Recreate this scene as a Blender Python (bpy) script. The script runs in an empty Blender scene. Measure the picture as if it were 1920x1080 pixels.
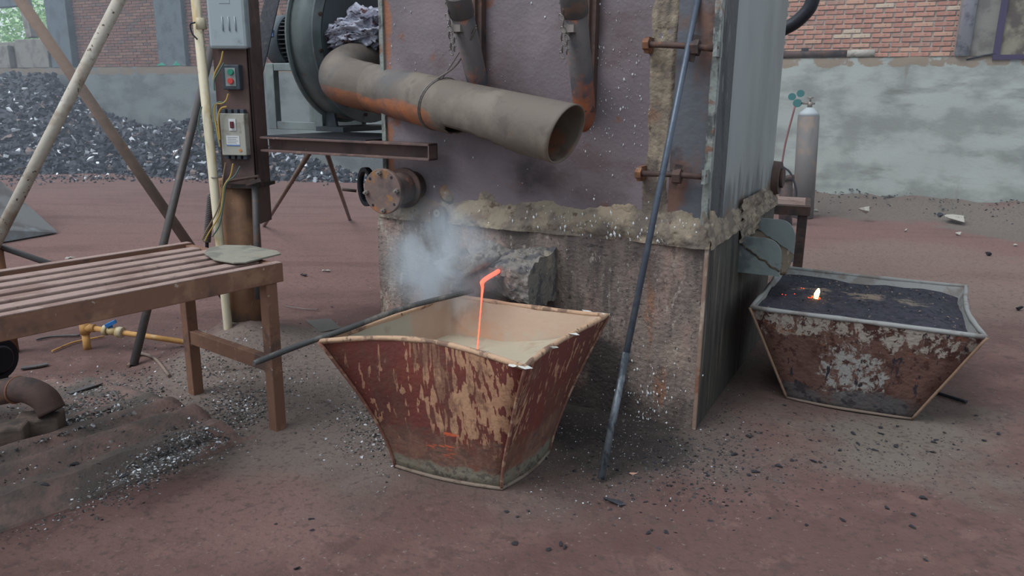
import bpy, bmesh, math, random
from mathutils import Vector, Matrix, noise
R = random.Random(7)
sc = bpy.context.scene
COL = sc.collection
V = Vector
# ------------------------------------------------------------------ camera
H, PITCH, ROLL, FPX = 1.5, math.radians(14.0), math.radians(0.6), 1440.0
cp, sp = math.cos(PITCH), math.sin(PITCH)
F0, U0, R0 = V((0, cp, -sp)), V((0, sp, cp)), V((1, 0, 0))
CX = R0*math.cos(ROLL) + U0*math.sin(ROLL)
CY = -R0*math.sin(ROLL) + U0*math.cos(ROLL)
CAM = V((0, 0, H))
cam = bpy.data.objects.new('camera', bpy.data.cameras.new('camera'))
COL.objects.link(cam)
m = Matrix((CX, CY, -F0)).transposed().to_4x4(); m.translation = CAM
cam.matrix_world = m
cam.data.sensor_width = 36; cam.data.lens = 36*FPX/1920
cam.data.clip_start = .05; cam.data.clip_end = 200
sc.camera = cam
# ------------------------------------------------------------------ world, sun, exposure
w = bpy.data.worlds.new('overcast_sky'); sc.world = w; w.use_nodes = True
nt = w.node_tree; nt.nodes.clear()
wo = nt.nodes.new('ShaderNodeOutputWorld'); bg = nt.nodes.new('ShaderNodeBackground')
bg.inputs[0].default_value = (.78, .90, 1.0, 1); bg.inputs[1].default_value = 0.72
nt.links.new(bg.outputs[0], wo.inputs[0])
sun = bpy.data.objects.new('sun', bpy.data.lights.new('sun', 'SUN'))
sun.data.energy = 2.3; sun.data.angle = math.radians(40); sun.data.color = (.95, .97, 1.0)
sun.rotation_euler = V((.52, .30, -.80)).to_track_quat('-Z', 'Y').to_euler()
COL.objects.link(sun)
sc.view_settings.view_transform = 'Standard'; sc.view_settings.look = 'None'
sc.view_settings.gamma = 1; sc.view_settings.use_curve_mapping = False
sc.view_settings.exposure = 0.24
sc.cycles.volume_bounces = 2

# ------------------------------------------------------------------ frames and picking of real positions
def ray(px, py):
    return F0 + CX*((px-960)/FPX) + CY*((540-py)/FPX)
def G(px, py, z=0):
    d = ray(px, py); return CAM + d*((z-H)/d.z)
def D(px, py, t):
    return CAM + ray(px, py)*t
class Frame:
    def __init__(s, o, ang=0):
        s.o = V(o); s.a = ang
        s.x = V((math.cos(ang), math.sin(ang), 0)); s.y = V((-math.sin(ang), math.cos(ang), 0))
    def L(s, p):
        d = V(p)-s.o; return V((d.dot(s.x), d.dot(s.y), d.z))
    def W(s, p):
        return s.o + s.x*p[0] + s.y*p[1] + V((0, 0, p[2]))
    def hit(s, px, py, ax, val):
        d = ray(px, py); dl = V((d.dot(s.x), d.dot(s.y), d.z)); c = s.L(CAM)
        return c + dl*((val-c[ax])/dl[ax])
# ------------------------------------------------------------------ object helpers
def tag(o, label=None, cat=None, group=None, kind=None):
    if label: o['label'] = label
    if cat: o['category'] = cat
    if group: o['group'] = group
    if kind: o['kind'] = kind
    return o
def thing(name, label, cat, fr=None, group=None):
    o = bpy.data.objects.new(name, None); COL.objects.link(o); o.empty_display_size = .1
    if fr: o.location = fr.o; o.rotation_euler = (0, 0, fr.a)
    return tag(o, label, cat, group)
def rad_list(r, n): return list(r) if isinstance(r, (list, tuple)) else [r]*n
class MB:
    def __init__(s): s.v = []; s.f = []; s.s = []
    def add(s, vs, fs, sm=False):
        b = len(s.v); s.v += [V(p) for p in vs]
        s.f += [tuple(i+b for i in f) for f in fs]
        s.s += (sm if isinstance(sm, list) else [sm]*len(fs)); return s
    def box(s, x0, x1, y0, y1, z0, z1):
        return s.add([(x, y, z) for z in (z0, z1) for y in (y0, y1) for x in (x0, x1)],
            [(0,2,3,1),(4,5,7,6),(0,1,5,4),(2,6,7,3),(0,4,6,2),(1,3,7,5)])
    def bar(s, p, q, w, h, up=(0, 0, 1)):
        p, q = V(p), V(q); d = (q-p).normalized(); up = V(up)
        if abs(d.dot(up)) > .98: up = V((0, 1, 0))
        a = d.cross(up).normalized(); b = a.cross(d)
        vs = [c + a*i*w/2 + b*j*h/2 for c in (p, q) for j in (-1, 1) for i in (-1, 1)]
        return s.add(vs, [(0,2,3,1),(4,5,7,6),(0,1,5,4),(2,6,7,3),(0,4,6,2),(1,3,7,5)])
    def tube(s, pts, r, n=12, cap=True, closed=False):
        pts = [V(p) for p in pts]; N = len(pts); rs = rad_list(r, N)
        a = None; vs = []
        for i in range(N):
            if closed: t = pts[(i+1) % N]-pts[i-1]
            else: t = pts[min(i+1, N-1)]-pts[max(i-1, 0)]
            t.normalize()
            if a is None:
                a = t.orthogonal().normalized()
            a = (a - t*a.dot(t)).normalized(); b = t.cross(a)
            for k in range(n):
                th = 2*math.pi*k/n
                vs.append(pts[i] + (a*math.cos(th)+b*math.sin(th))*rs[i])
        fs = []; sm = []
        for i in range(N if closed else N-1):
            j = (i+1) % N
            for k in range(n):
                k2 = (k+1) % n; fs.append((i*n+k, i*n+k2, j*n+k2, j*n+k)); sm.append(n > 6)
        if cap and not closed:
            fs += [tuple(range(n-1, -1, -1)), tuple((N-1)*n+k for k in range(n))]; sm += [False, False]
        return s.add(vs, fs, sm)
    def cyl(s, p, q, r, n=20): return s.tube([p, q], r, n)
    def ring(s, c, nrm, Rr, r, n=24, m=8, stretch=1):
        nrm = V(nrm).normalized(); a = nrm.orthogonal().normalized(); b = nrm.cross(a)
        return s.tube([V(c)+a*math.cos(2*math.pi*i/n)*Rr+b*math.sin(2*math.pi*i/n)*Rr*stretch for i in range(n)], r, m, closed=True)
    def washer(s, c, nrm, r0, r1, t, n=32):
        nrm = V(nrm).normalized(); a = nrm.orthogonal().normalized(); b = nrm.cross(a); c = V(c)
        vs = []
        for k in range(n):
            e = a*math.cos(2*math.pi*k/n)+b*math.sin(2*math.pi*k/n)
            vs += [c+e*r0, c+e*r1, c+e*r1+nrm*t, c+e*r0+nrm*t]
        fs = []; sm = []
        for k in range(n):
            j = (k+1) % n
            for q in range(4):
                p = (q+1) % 4; fs.append((k*4+q, j*4+q, j*4+p, k*4+p)); sm.append(q in (1, 3))
        return s.add(vs, fs, sm)
    def prism(s, poly, ext):
        n = len(poly); ext = V(ext); P = [V(p) for p in poly]
        fs = [tuple(range(n))[::-1], tuple(range(n, 2*n))] + [(i, (i+1) % n, n+(i+1) % n, n+i) for i in range(n)]
        return s.add(P+[p+ext for p in P], fs)
    def grid(s, fn, nu, nv, sm=True, keep=None):
        vs = [V(fn(i/nu, j/nv)) for j in range(nv+1) for i in range(nu+1)]
        fs = []
        for j in range(nv):
            for i in range(nu):
                q = (j*(nu+1)+i, j*(nu+1)+i+1, (j+1)*(nu+1)+i+1, (j+1)*(nu+1)+i)
                if keep is None or any(keep(vs[k]) for k in q): fs.append(q)
        return s.add(vs, fs, sm)
    def hull(s, pts):
        bm = bmesh.new()
        for p in pts: bm.verts.new(p)
        bmesh.ops.convex_hull(bm, input=bm.verts)
        for v in [v for v in bm.verts if not v.link_faces]: bm.verts.remove(v)
        bm.verts.index_update()
        vs = [v.co.copy() for v in bm.verts]; fs = [tuple(v.index for v in f.verts) for f in bm.faces]
        bm.free(); return s.add(vs, fs)
    def build(s, name, mat, parent=None, bevel=0, solid=0, recalc=True):
        me = bpy.data.meshes.new(name); me.from_pydata([tuple(v) for v in s.v], [], s.f)
        me.polygons.foreach_set('use_smooth', s.s)
        if getattr(s, 'attr', None):
            at = me.attributes.new('rust', 'FLOAT', 'POINT'); at.data.foreach_set('value', s.attr)
        if recalc:
            bm = bmesh.new(); bm.from_mesh(me); bmesh.ops.recalc_face_normals(bm, faces=bm.faces)
            lo = [v for v in bm.verts if not v.link_faces]
            for v in lo: bm.verts.remove(v)
            bm.to_mesh(me); bm.free()
        me.materials.append(mat)
        o = bpy.data.objects.new(name, me); COL.objects.link(o)
        if parent: o.parent = parent
        if solid:
            md = o.modifiers.new('solid', 'SOLIDIFY'); md.thickness = solid; md.offset = 0
        if bevel:
            md = o.modifiers.new('bevel', 'BEVEL'); md.width = bevel; md.segments = 2; md.limit_method = 'ANGLE'
        return o
def bez(p0, p1, p2, p3, n=12):
    p0, p1, p2, p3 = map(V, (p0, p1, p2, p3)); o = []
    for i in range(n+1):
        t = i/n; o.append(p0*(1-t)**3+p1*3*t*(1-t)**2+p2*3*t*t*(1-t)+p3*t**3)
    return o
def catmull(P, n=8):
    P = [V(p) for p in P]; Q = [2*P[0]-P[1]]+P+[2*P[-1]-P[-2]]; out = []
    for i in range(1, len(Q)-2):
        for k in range(n):
            t = k/n; a, b, c, d = Q[i-1:i+3]
            out.append(.5*((2*b)+(c-a)*t+(2*a-5*b+4*c-d)*t*t+(3*b-a-3*c+d)*t**3))
    return out+[P[-1]]
def nz(p, s=1, o=0): return noise.noise(V((p[0]*s+o, p[1]*s+o*1.7, p[2]*s-o)))
def sstep(a, b, x):
    t = max(0, min(1, (x-a)/(b-a))); return t*t*(3-2*t)
# ------------------------------------------------------------------ materials
def lin(c):
    f = lambda x: x/12.92 if x <= .04045 else ((x+.055)/1.055)**2.4
    return tuple(f(v/255) for v in c)+(1,)
def mat(name, base, rough=.8, metal=0, layers=(), bump=.3, bscale=30, island=0, emit=None, spec=.3):
    m = bpy.data.materials.new(name); m.use_nodes = True; n = m.node_tree.nodes; l = m.node_tree.links
    b = n['Principled BSDF']; b.inputs['Roughness'].default_value = rough; b.inputs['Metallic'].default_value = metal
    b.inputs['Specular IOR Level'].default_value = spec
    tc = n.new('ShaderNodeTexCoord').outputs['Object']
    col = None
    if island:
        g = n.new('ShaderNodeNewGeometry'); cr = n.new('ShaderNodeValToRGB'); cr.color_ramp.interpolation = 'CONSTANT'
        e = cr.color_ramp.elements; st = base
        e[0].position = 0; e[0].color = lin(st[0][1]); e[1].position = st[1][0]; e[1].color = lin(st[1][1])
        for q in st[2:]:
            x = e.new(q[0]); x.color = lin(q[1])
        if island == 2:
            oi = n.new('ShaderNodeObjectInfo'); l.new(oi.outputs['Random'], cr.inputs[0])
        else: l.new(g.outputs['Random Per Island'], cr.inputs[0])
        col = cr.outputs[0]
    else:
        rgb = n.new('ShaderNodeRGB'); rgb.outputs[0].default_value = lin(base); col = rgb.outputs[0]
    def mr(src, a, c):
        r = n.new('ShaderNodeMapRange'); r.interpolation_type = 'SMOOTHSTEP'
        r.inputs[1].default_value = a; r.inputs[2].default_value = c; l.new(src, r.inputs[0])
        if a > c:
            r.inputs[1].default_value = c; r.inputs[2].default_value = a; r.inputs[3].default_value = 1; r.inputs[4].default_value = 0
        return r.outputs[0]
    def mul(a, c, op='MULTIPLY'):
        x = n.new('ShaderNodeMath'); x.operation = op; l.new(a, x.inputs[0])
        if isinstance(c, (int, float)): x.inputs[1].default_value = c
        else: l.new(c, x.inputs[1])
        return x.outputs[0]
    for i, L in enumerate(layers):
        s = L.get('s', 5); mp = n.new('ShaderNodeMapping'); l.new(tc, mp.inputs[0])
        mp.inputs['Rotation'].default_value = L.get('rot', (0, 0, 0))
        mp.inputs['Scale'].default_value = s if isinstance(s, tuple) else (s, s, s)
        mp.inputs['Location'].default_value = (i*3.7+L.get('o', 0), i*1.3, i*2.1)
        if L.get('vor'):
            t = n.new('ShaderNodeTexVoronoi'); t.inputs['Scale'].default_value = 1; l.new(mp.outputs[0], t.inputs['Vector']); src = t.outputs['Distance']
        else:
            t = n.new('ShaderNodeTexNoise'); t.inputs['Scale'].default_value = 1; t.inputs['Detail'].default_value = L.get('d', 6)
            t.inputs['Roughness'].default_value = L.get('r', .6); t.inputs['Distortion'].default_value = L.get('dist', 0)
            l.new(mp.outputs[0], t.inputs['Vector']); src = t.outputs[0]
        # spatial extent shifts the threshold so edges stay ragged
        ext = None
        if 'near' in L:
            x, y, z, r0, r1 = L['near']; vm = n.new('ShaderNodeVectorMath'); vm.operation = 'DISTANCE'
            l.new(tc, vm.inputs[0]); vm.inputs[1].default_value = (x, y, z); ext = mr(vm.outputs['Value'], r1, r0)
        for ax in ('X', 'Y', 'Z'):
            if ax in L:
                sx = n.new('ShaderNodeSeparateXYZ'); l.new(tc, sx.inputs[0])
                e2 = mr(sx.outputs[ax], *L[ax]); ext = e2 if ext is None else mul(ext, e2)
        if 'attr' in L:
            at = n.new('ShaderNodeAttribute'); at.attribute_name = L['attr']; ext = at.outputs['Fac'] if ext is None else mul(ext, at.outputs['Fac'])
        if ext is not None:
            k = mul(ext, .5); k2 = mul(k, -.5, 'ADD'); src = mul(src, k2, 'ADD')
        fac = mr(src, *L.get('t', (.5, .6)))
        fac = mul(fac, L.get('k', 1.0))
        mx = n.new('ShaderNodeMix'); mx.data_type = 'RGBA'; l.new(fac, mx.inputs[0]); l.new(col, mx.inputs[6])
        mx.inputs[7].default_value = lin(L['c']); col = mx.outputs[2]
    l.new(col, b.inputs['Base Color'])
    if bump:
        t = n.new('ShaderNodeTexNoise'); t.inputs['Scale'].default_value = bscale; t.inputs['Detail'].default_value = 5
        l.new(tc, t.inputs['Vector']); bp = n.new('ShaderNodeBump'); bp.inputs['Strength'].default_value = bump
        bp.inputs['Distance'].default_value = .01; l.new(t.outputs[0], bp.inputs['Height']); l.new(bp.outputs[0], b.inputs['Normal'])
    if emit:
        b.inputs['Emission Color'].default_value = lin(emit[0]); b.inputs['Emission Strength'].default_value = emit[1]
    return m
DUST = (128, 108, 98)
# main frame: the furnace (x to the right along its front, y into its depth)
ANG = math.atan2(-.464, .886)
FF = Frame(G(1302, 806), ANG)
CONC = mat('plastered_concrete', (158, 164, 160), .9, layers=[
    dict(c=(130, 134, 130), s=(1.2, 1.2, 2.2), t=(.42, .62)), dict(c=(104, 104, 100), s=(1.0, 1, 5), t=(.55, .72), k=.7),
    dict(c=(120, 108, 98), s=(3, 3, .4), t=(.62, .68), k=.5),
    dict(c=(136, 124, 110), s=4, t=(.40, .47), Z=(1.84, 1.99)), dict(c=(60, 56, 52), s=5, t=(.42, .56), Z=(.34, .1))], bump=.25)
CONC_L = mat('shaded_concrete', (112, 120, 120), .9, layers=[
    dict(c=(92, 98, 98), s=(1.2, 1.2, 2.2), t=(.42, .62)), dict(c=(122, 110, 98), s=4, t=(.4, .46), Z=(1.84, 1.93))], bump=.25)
MORTAR = mat('mortar', (158, 150, 142), .95, layers=[dict(c=(140, 132, 124), s=9, t=(.5, .6))])
BRK = [mat('fired_brick', c, .9, layers=[dict(c=(170, 150, 136), s=8, t=(.52, .72)), dict(c=(108, 82, 74), s=14, t=(.56, .7))], bump=.4) for c in
       ((176, 128, 112), (164, 118, 104), (184, 144, 124), (158, 122, 110), (188, 170, 150))]
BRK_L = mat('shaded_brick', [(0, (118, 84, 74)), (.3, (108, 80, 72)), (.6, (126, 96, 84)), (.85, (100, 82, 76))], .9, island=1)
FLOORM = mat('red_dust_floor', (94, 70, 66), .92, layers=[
    dict(c=(110, 84, 78), s=(.9, 1.6, 1), t=(.48, .68), k=.9), dict(c=(112, 86, 80), s=(5, 5, 5), t=(.56, .64), k=.6), dict(c=(80, 60, 57), s=(9, 9, 9), t=(.56, .66), k=.7),
    dict(c=(82, 58, 54), s=(1.6, 1.6, 1), t=(.5, .68), k=.7, o=4), dict(c=(116, 88, 83), s=(.6, 2.2, 1), t=(.12, .52), Y=(4.2, 7.0), k=.95), dict(c=(100, 74, 70), s=(.5, 2.6, 1), t=(.5, .62), Y=(4.2, 7.0), k=.7, o=2),  # far floor lightened: grazing light and haze put into its colour
    dict(c=(92, 83, 77), s=(1.2, 1.2, 1), t=(.22, .55), near=(0, 3.9, 0, .9, 2.2), k=.8),
    dict(c=(104, 96, 88), s=(1.5, 1.5, 1), t=(.20, .52), near=(1.75, 3.45, 0, .2, 1.25), k=.9),
    dict(c=(114, 102, 95), s=(1.5, 1.5, 1), t=(.15, .5), near=(-1.2, 3.75, 0, .5, 1.6), k=.9), dict(c=(112, 86, 81), s=(1.5, 1.5, 1), t=(.3, .6), near=(-1.2, 2.5, 0, .2, 1.0), k=.8),
    dict(c=(48, 44, 43), s=(2.5, 2.5, 1), t=(.22, .50), near=(.42, 3.3, 0, .15, .78), k=.9),  # black soot, deepened to carry the strong shadow between ladle and furnace
    dict(c=(104, 98, 90), s=(1, 1, 1), t=(.3, .5), near=(7.2, 9.2, 0, 1.6, 2.6), k=.85), dict(c=(100, 94, 87), s=(1, 1, 1), t=(.3, .5), near=(5.0, 10.4, 0, .7, 1.6), k=.85), dict(c=(118, 102, 94), s=(.7, .7, 1), t=(.2, .55), near=(3.6, 6.6, 0, .8, 3.2), k=.7),
    dict(c=(74, 62, 58), s=(38, 38, 38), t=(.5, .68), k=.7, d=8), dict(c=(128, 114, 108), s=(52, 52, 52), t=(.64, .70), k=.6, d=4)], bump=.45, bscale=60)
KERBM = mat('dirty_concrete_kerb', (118, 95, 88), .92, layers=[
    dict(c=(86, 78, 73), s=(3, 3, 3), t=(.42, .6)), dict(c=(130, 108, 99), s=(2, 5, 5), t=(.55, .68), k=.6),
    dict(c=(84, 78, 74), s=(26, 26, 26), t=(.5, .66), k=.7)], bump=.5, bscale=60)
RUSTDARK = mat('furnace_plate', (112, 102, 106), .62, .15, layers=[
    dict(c=(126, 115, 119), s=(2, 2, 2), t=(.45, .65)), dict(c=(94, 78, 77), s=(2.4, 2.4, 3.5), t=(.5, .68), k=.7),
    dict(c=(128, 82, 60), s=(6, 6, 6), t=(.62, .70), k=.8),
    dict(c=(152, 98, 66), s=(3, 3, 5), t=(.34, .5), X=(-1.66, -1.73), k=.75),
    dict(c=(52, 44, 48), s=(2.4, 2.4, 3), t=(.36, .6), near=(-.85, 0, 1.16, .06, .42), k=.8)], bump=.25, bscale=60)
DOORP = mat('furnace_door_plate', (92, 94, 100), .55, .2, layers=[
    dict(c=(112, 84, 74), s=(3, 3, 2), t=(.46, .6)), dict(c=(128, 118, 106), s=5, t=(.58, .66)),
    dict(c=(60, 58, 60), s=4, t=(.55, .7))], bump=.3)
BASEM = mat('furnace_base_steel', (126, 112, 104), .72, .1, layers=[
    dict(c=(146, 122, 112), s=(5, 5, 2.2), t=(.48, .62)), dict(c=(92, 84, 80), s=(9, 9, 2.2), t=(.5, .64), k=.9),
    dict(c=(160, 150, 138), s=(16, 16, 5), t=(.56, .64), k=.8, X=(-1.3, -1.7)),
    dict(c=(150, 104, 78), s=(7, 7, 2), t=(.60, .68), k=.7), dict(c=(174, 164, 148), s=(14, 14, 1.2), t=(.60, .7), k=.5),
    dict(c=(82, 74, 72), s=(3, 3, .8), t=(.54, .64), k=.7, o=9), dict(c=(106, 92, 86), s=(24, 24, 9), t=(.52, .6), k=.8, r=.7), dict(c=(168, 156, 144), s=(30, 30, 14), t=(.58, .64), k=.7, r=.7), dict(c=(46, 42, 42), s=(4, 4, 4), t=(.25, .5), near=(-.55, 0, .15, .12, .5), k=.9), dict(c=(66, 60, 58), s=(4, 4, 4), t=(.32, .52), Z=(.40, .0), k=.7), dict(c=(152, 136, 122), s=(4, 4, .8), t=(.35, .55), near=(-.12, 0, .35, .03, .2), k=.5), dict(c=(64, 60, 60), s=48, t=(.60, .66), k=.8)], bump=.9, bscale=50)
SIDEB = mat('furnace_base_side_steel', (74, 70, 66), .7, .1, layers=[
    dict(c=(112, 104, 94), s=(28, 28, 1.6), t=(.55, .66), k=.8), dict(c=(44, 42, 42), s=(10, 10, 1.5), t=(.5, .66), k=.8)], bump=.5)
SIDEM = mat('furnace_side_grey_plate', (142, 146, 146), .5, .15, layers=[
    dict(c=(126, 130, 130), s=(1.5, 1.5, .8), t=(.42, .66)), dict(c=(60, 62, 64), s=(8, 8, 2.0), t=(.36, .58), Y=(.5, .12), k=.9),
    dict(c=(86, 90, 94), s=(9, 9, .8), t=(.4, .56), Z=(1.45, 1.0), k=.8),
    dict(c=(110, 92, 78), s=6, t=(.4, .55), Z=(1.22, .95), k=.9)], bump=.12)
EDGEM = mat('worn_steel_edge', (132, 136, 132), .6, .2, layers=[dict(c=(82, 84, 84), s=(20, 20, 8), t=(.48, .6)), dict(c=(120, 90, 74), s=9, t=(.56, .66))], bump=.6)
CLAY = mat('fire_clay', (136, 124, 108), .95, layers=[dict(c=(108, 98, 90), s=9, t=(.43, .58)), dict(c=(158, 142, 122), s=(5, 5, 5), t=(.56, .66)), dict(c=(120, 96, 82), s=(4, 4, 4), t=(.56, .66), o=3),
    dict(c=(92, 78, 68), s=22, t=(.6, .68)), dict(c=(214, 214, 210), s=46, t=(.69, .71))], bump=.9, bscale=45)
SPOUT = mat('crusted_spout', (122, 117, 111), .9, layers=[dict(c=(88, 86, 88), s=12, t=(.48, .6)), dict(c=(148, 137, 124), s=9, t=(.58, .68)),
    dict(c=(196, 196, 196), s=60, t=(.66, .69))], bump=1, bscale=50)
RUST = mat('rusty_steel', (132, 92, 70), .8, .15, layers=[dict(c=(98, 74, 64), s=6, t=(.45, .62)), dict(c=(158, 108, 76), s=9, t=(.56, .66), k=.8),
    dict(c=(128, 118, 110), s=(12, 12, 12), t=(.6, .7), k=.7)], bump=.4)
DKRUST = mat('dark_rusty_steel', (88, 70, 64), .75, .2, layers=[dict(c=(66, 58, 58), s=6, t=(.45, .6)), dict(c=(128, 88, 66), s=10, t=(.6, .68), k=.8)], bump=.4)
BENCH = mat('dusty_rust_brown_steel', (124, 91, 74), .75, .1, layers=[dict(c=(144, 110, 88), s=8, t=(.52, .66)), dict(c=(94, 74, 68), s=5, t=(.55, .68)),
    dict(c=(176, 166, 156), s=30, t=(.66, .70), k=.7)], bump=.3)
BENCHT = mat('bench_top_dust', (150, 128, 120), .92, layers=[dict(c=(132, 108, 100), s=5, t=(.48, .62)), dict(c=(104, 86, 78), s=30, t=(.6, .7), k=.7)], bump=.4)
DUCTM = mat('heat_stained_duct', (106, 97, 89), .72, .1, layers=[
    dict(c=(122, 113, 103), s=(3, 3, 3), t=(.45, .62), k=.8),
    dict(c=(146, 100, 78), s=(5, 5, 5), t=(.30, .46), attr='rust', k=.95), dict(c=(180, 112, 74), s=(4, 4, 4), t=(.40, .58), attr='rust', k=.9),
    dict(c=(92, 84, 78), s=(8, 8, 8), t=(.56, .68), k=.7), dict(c=(88, 90, 94), s=3, t=(.42, .6), X=(-1.35, -1.6), k=.6)], bump=.25)
DUCTI = mat('duct_inside_rust', (96, 72, 56), .9, layers=[dict(c=(122, 92, 64), s=6, t=(.5, .66))])
FANM = mat('grey_green_fan_paint', (128, 138, 138), .55, .1, layers=[dict(c=(108, 118, 120), s=3, t=(.45, .62)), dict(c=(152, 156, 152), s=5, t=(.56, .7), k=.6), dict(c=(110, 92, 88), s=7, t=(.62, .7), k=.6)], bump=.15)
FAND = mat('dark_fan_paint', (84, 92, 98), .6, .1, layers=[dict(c=(80, 86, 90), s=4, t=(.5, .66))], bump=.2)
FIN = mat('motor_fin_iron', (58, 60, 64), .6, .3, bump=.2)
BLACK = mat('black_steel', (44, 46, 52), .5, .3, layers=[dict(c=(70, 66, 64), s=12, t=(.56, .68))], bump=.25)
RODM = mat('blued_steel_rod', (84, 92, 104), .42, .4, layers=[dict(c=(96, 104, 112), s=(14, 14, 5), t=(.52, .66)), dict(c=(44, 46, 52), s=8, t=(.56, .7))], bump=.2)
RODL = mat('worn_steel_sleeve', (104, 110, 116), .5, .4, layers=[dict(c=(60, 64, 70), s=(20, 20, 8), t=(.48, .6))], bump=.4)
COLM = mat('brown_column_paint', (102, 82, 78), .7, layers=[dict(c=(84, 68, 66), s=5, t=(.46, .62)), dict(c=(140, 112, 96), s=9, t=(.6, .7), k=.6), dict(c=(150, 146, 140), s=60, t=(.69, .72), k=.8)], bump=.3)
COLP = mat('rusty_column_pipe', (138, 104, 80), .8, layers=[dict(c=(114, 86, 70), s=(3, 3, 3), t=(.45, .62)), dict(c=(92, 84, 78), s=6, t=(.35, .6), Z=(.45, .1), k=.85),
    dict(c=(190, 184, 174), s=(26, 26, 14), t=(.67, .70), k=.7)], bump=.3)
YELM = mat('yellowed_plastic_conduit', (190, 180, 156), .55, layers=[dict(c=(168, 146, 104), s=(8, 8, 3), t=(.5, .64)), dict(c=(120, 100, 76), s=14, t=(.63, .7), k=.7)], bump=.1)
ORNP = mat('orange_yellow_pipe', (186, 140, 84), .7, layers=[dict(c=(150, 116, 80), s=14, t=(.5, .62)), dict(c=(196, 182, 150), s=10, t=(.6, .7), k=.6)], bump=.3)
WPIPE = mat('flaking_white_pipe', (176, 168, 156), .7, layers=[dict(c=(150, 136, 122), s=(6, 6, 6), t=(.46, .62)), dict(c=(84, 68, 60), s=(34, 34, 34), t=(.61, .66)), dict(c=(196, 192, 184), s=9, t=(.6, .7), k=.6)], bump=.3)
BPIPE = mat('brown_brace_pipe', (124, 106, 96), .8, layers=[dict(c=(112, 98, 90), s=7, t=(.45, .6)), dict(c=(144, 112, 90), s=12, t=(.58, .68), k=.7)], bump=.3)
GPIPE = mat('dark_grey_pipe', (88, 84, 84), .6, .3, layers=[dict(c=(112, 92, 82), s=9, t=(.54, .66))], bump=.3)
BOXM = mat('grey_enamel_box', (150, 160, 164), .45, .1, layers=[dict(c=(136, 144, 146), s=5, t=(.5, .64)), dict(c=(110, 112, 112), s=20, t=(.66, .72), k=.6)], bump=.05)
SWB = mat('dark_grey_plastic', (66, 72, 80), .5, bump=.1)
GREEN = mat('green_button', (46, 128, 104), .45, bump=0); REDB = mat('red_button', (186, 66, 60), .45, bump=0)
BRKM = mat('breaker_cream_plastic', (160, 158, 148), .6, layers=[dict(c=(140, 134, 124), s=14, t=(.52, .66))], bump=.1)
WHITE = mat('white_plastic', (200, 202, 202), .6, bump=0); DKRED = mat('dark_red_toggle', (92, 42, 46), .5, bump=0)
BLUEINK = mat('blue_print', (96, 124, 170), .7, bump=0); COPPER = mat('copper_sticker', (190, 120, 70), .5, bump=0); INK = mat('grey_print', (120, 118, 120), .8, bump=0)
WIREY = mat('yellow_wire', (176, 146, 78), .6, bump=0); WIREG = mat('green_wire', (84, 104, 96), .6, bump=0); WIREB = mat('brown_wire', (128, 108, 86), .6, bump=0)
STEELW = mat('steel_wire', (118, 112, 108), .5, .4, bump=0)
BOLT = mat('bolt_steel', (132, 124, 118), .5, .4, bump=.2)
FLANGE = mat('rusty_flange_face', (112, 94, 88), .65, .2, layers=[dict(c=(168, 104, 60), s=(9, 9, 9), t=(.40, .58), Z=(1.02, .93)), dict(c=(142, 104, 70), s=16, t=(.54, .64)), dict(c=(88, 78, 78), s=7, t=(.52, .66))], bump=.3)
CLOTHM = mat('dirty_grey_cloth', (182, 184, 198), .95, layers=[dict(c=(130, 130, 146), s=(9, 9, 9), t=(.46, .58)), dict(c=(62, 58, 68), s=(9, 34, 16), t=(.56, .61), dist=1.5), dict(c=(70, 62, 70), s=(34, 9, 26), t=(.60, .64), dist=1.5), dict(c=(90, 66, 66), s=(9, 9, 9), t=(.60, .64))], bump=.5, bscale=80)
SHEETM = mat('grey_steel_sheet', (112, 112, 112), .6, .2, layers=[dict(c=(92, 88, 86), s=3, t=(.45, .6)), dict(c=(124, 130, 134), s=2, t=(.5, .6), Z=(.14, .08))], bump=.2)
GALV = mat('galvanised_pipe', (186, 192, 204), .3, .4, layers=[dict(c=(140, 146, 160), s=6, t=(.5, .64))], bump=.05)
PURP = mat('dark_purple_frame', (58, 48, 78), .6, bump=.1)
GRIME = mat('grimy_panel', (128, 122, 106), .8, layers=[dict(c=(80, 72, 66), s=3, t=(.42, .58)), dict(c=(158, 152, 132), s=7, t=(.58, .68))], bump=.3)
CYLM = mat('grey_gas_cylinder', (106, 103, 102), .7, .1, layers=[dict(c=(124, 110, 100), s=4, t=(.48, .64)), dict(c=(100, 94, 92), s=(9, 9, 3), t=(.56, .7))], bump=.15)
CYLT = mat('pale_cylinder_shoulder', (160, 168, 172), .5, bump=.1)
TEAL = mat('teal_regulator', (60, 112, 112), .5, .2, bump=0); GLASSG = mat('gauge_face', (168, 182, 184), .3, bump=0)
HOSE = mat('red_brown_hose', (124, 84, 84), .6, bump=0)
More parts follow.
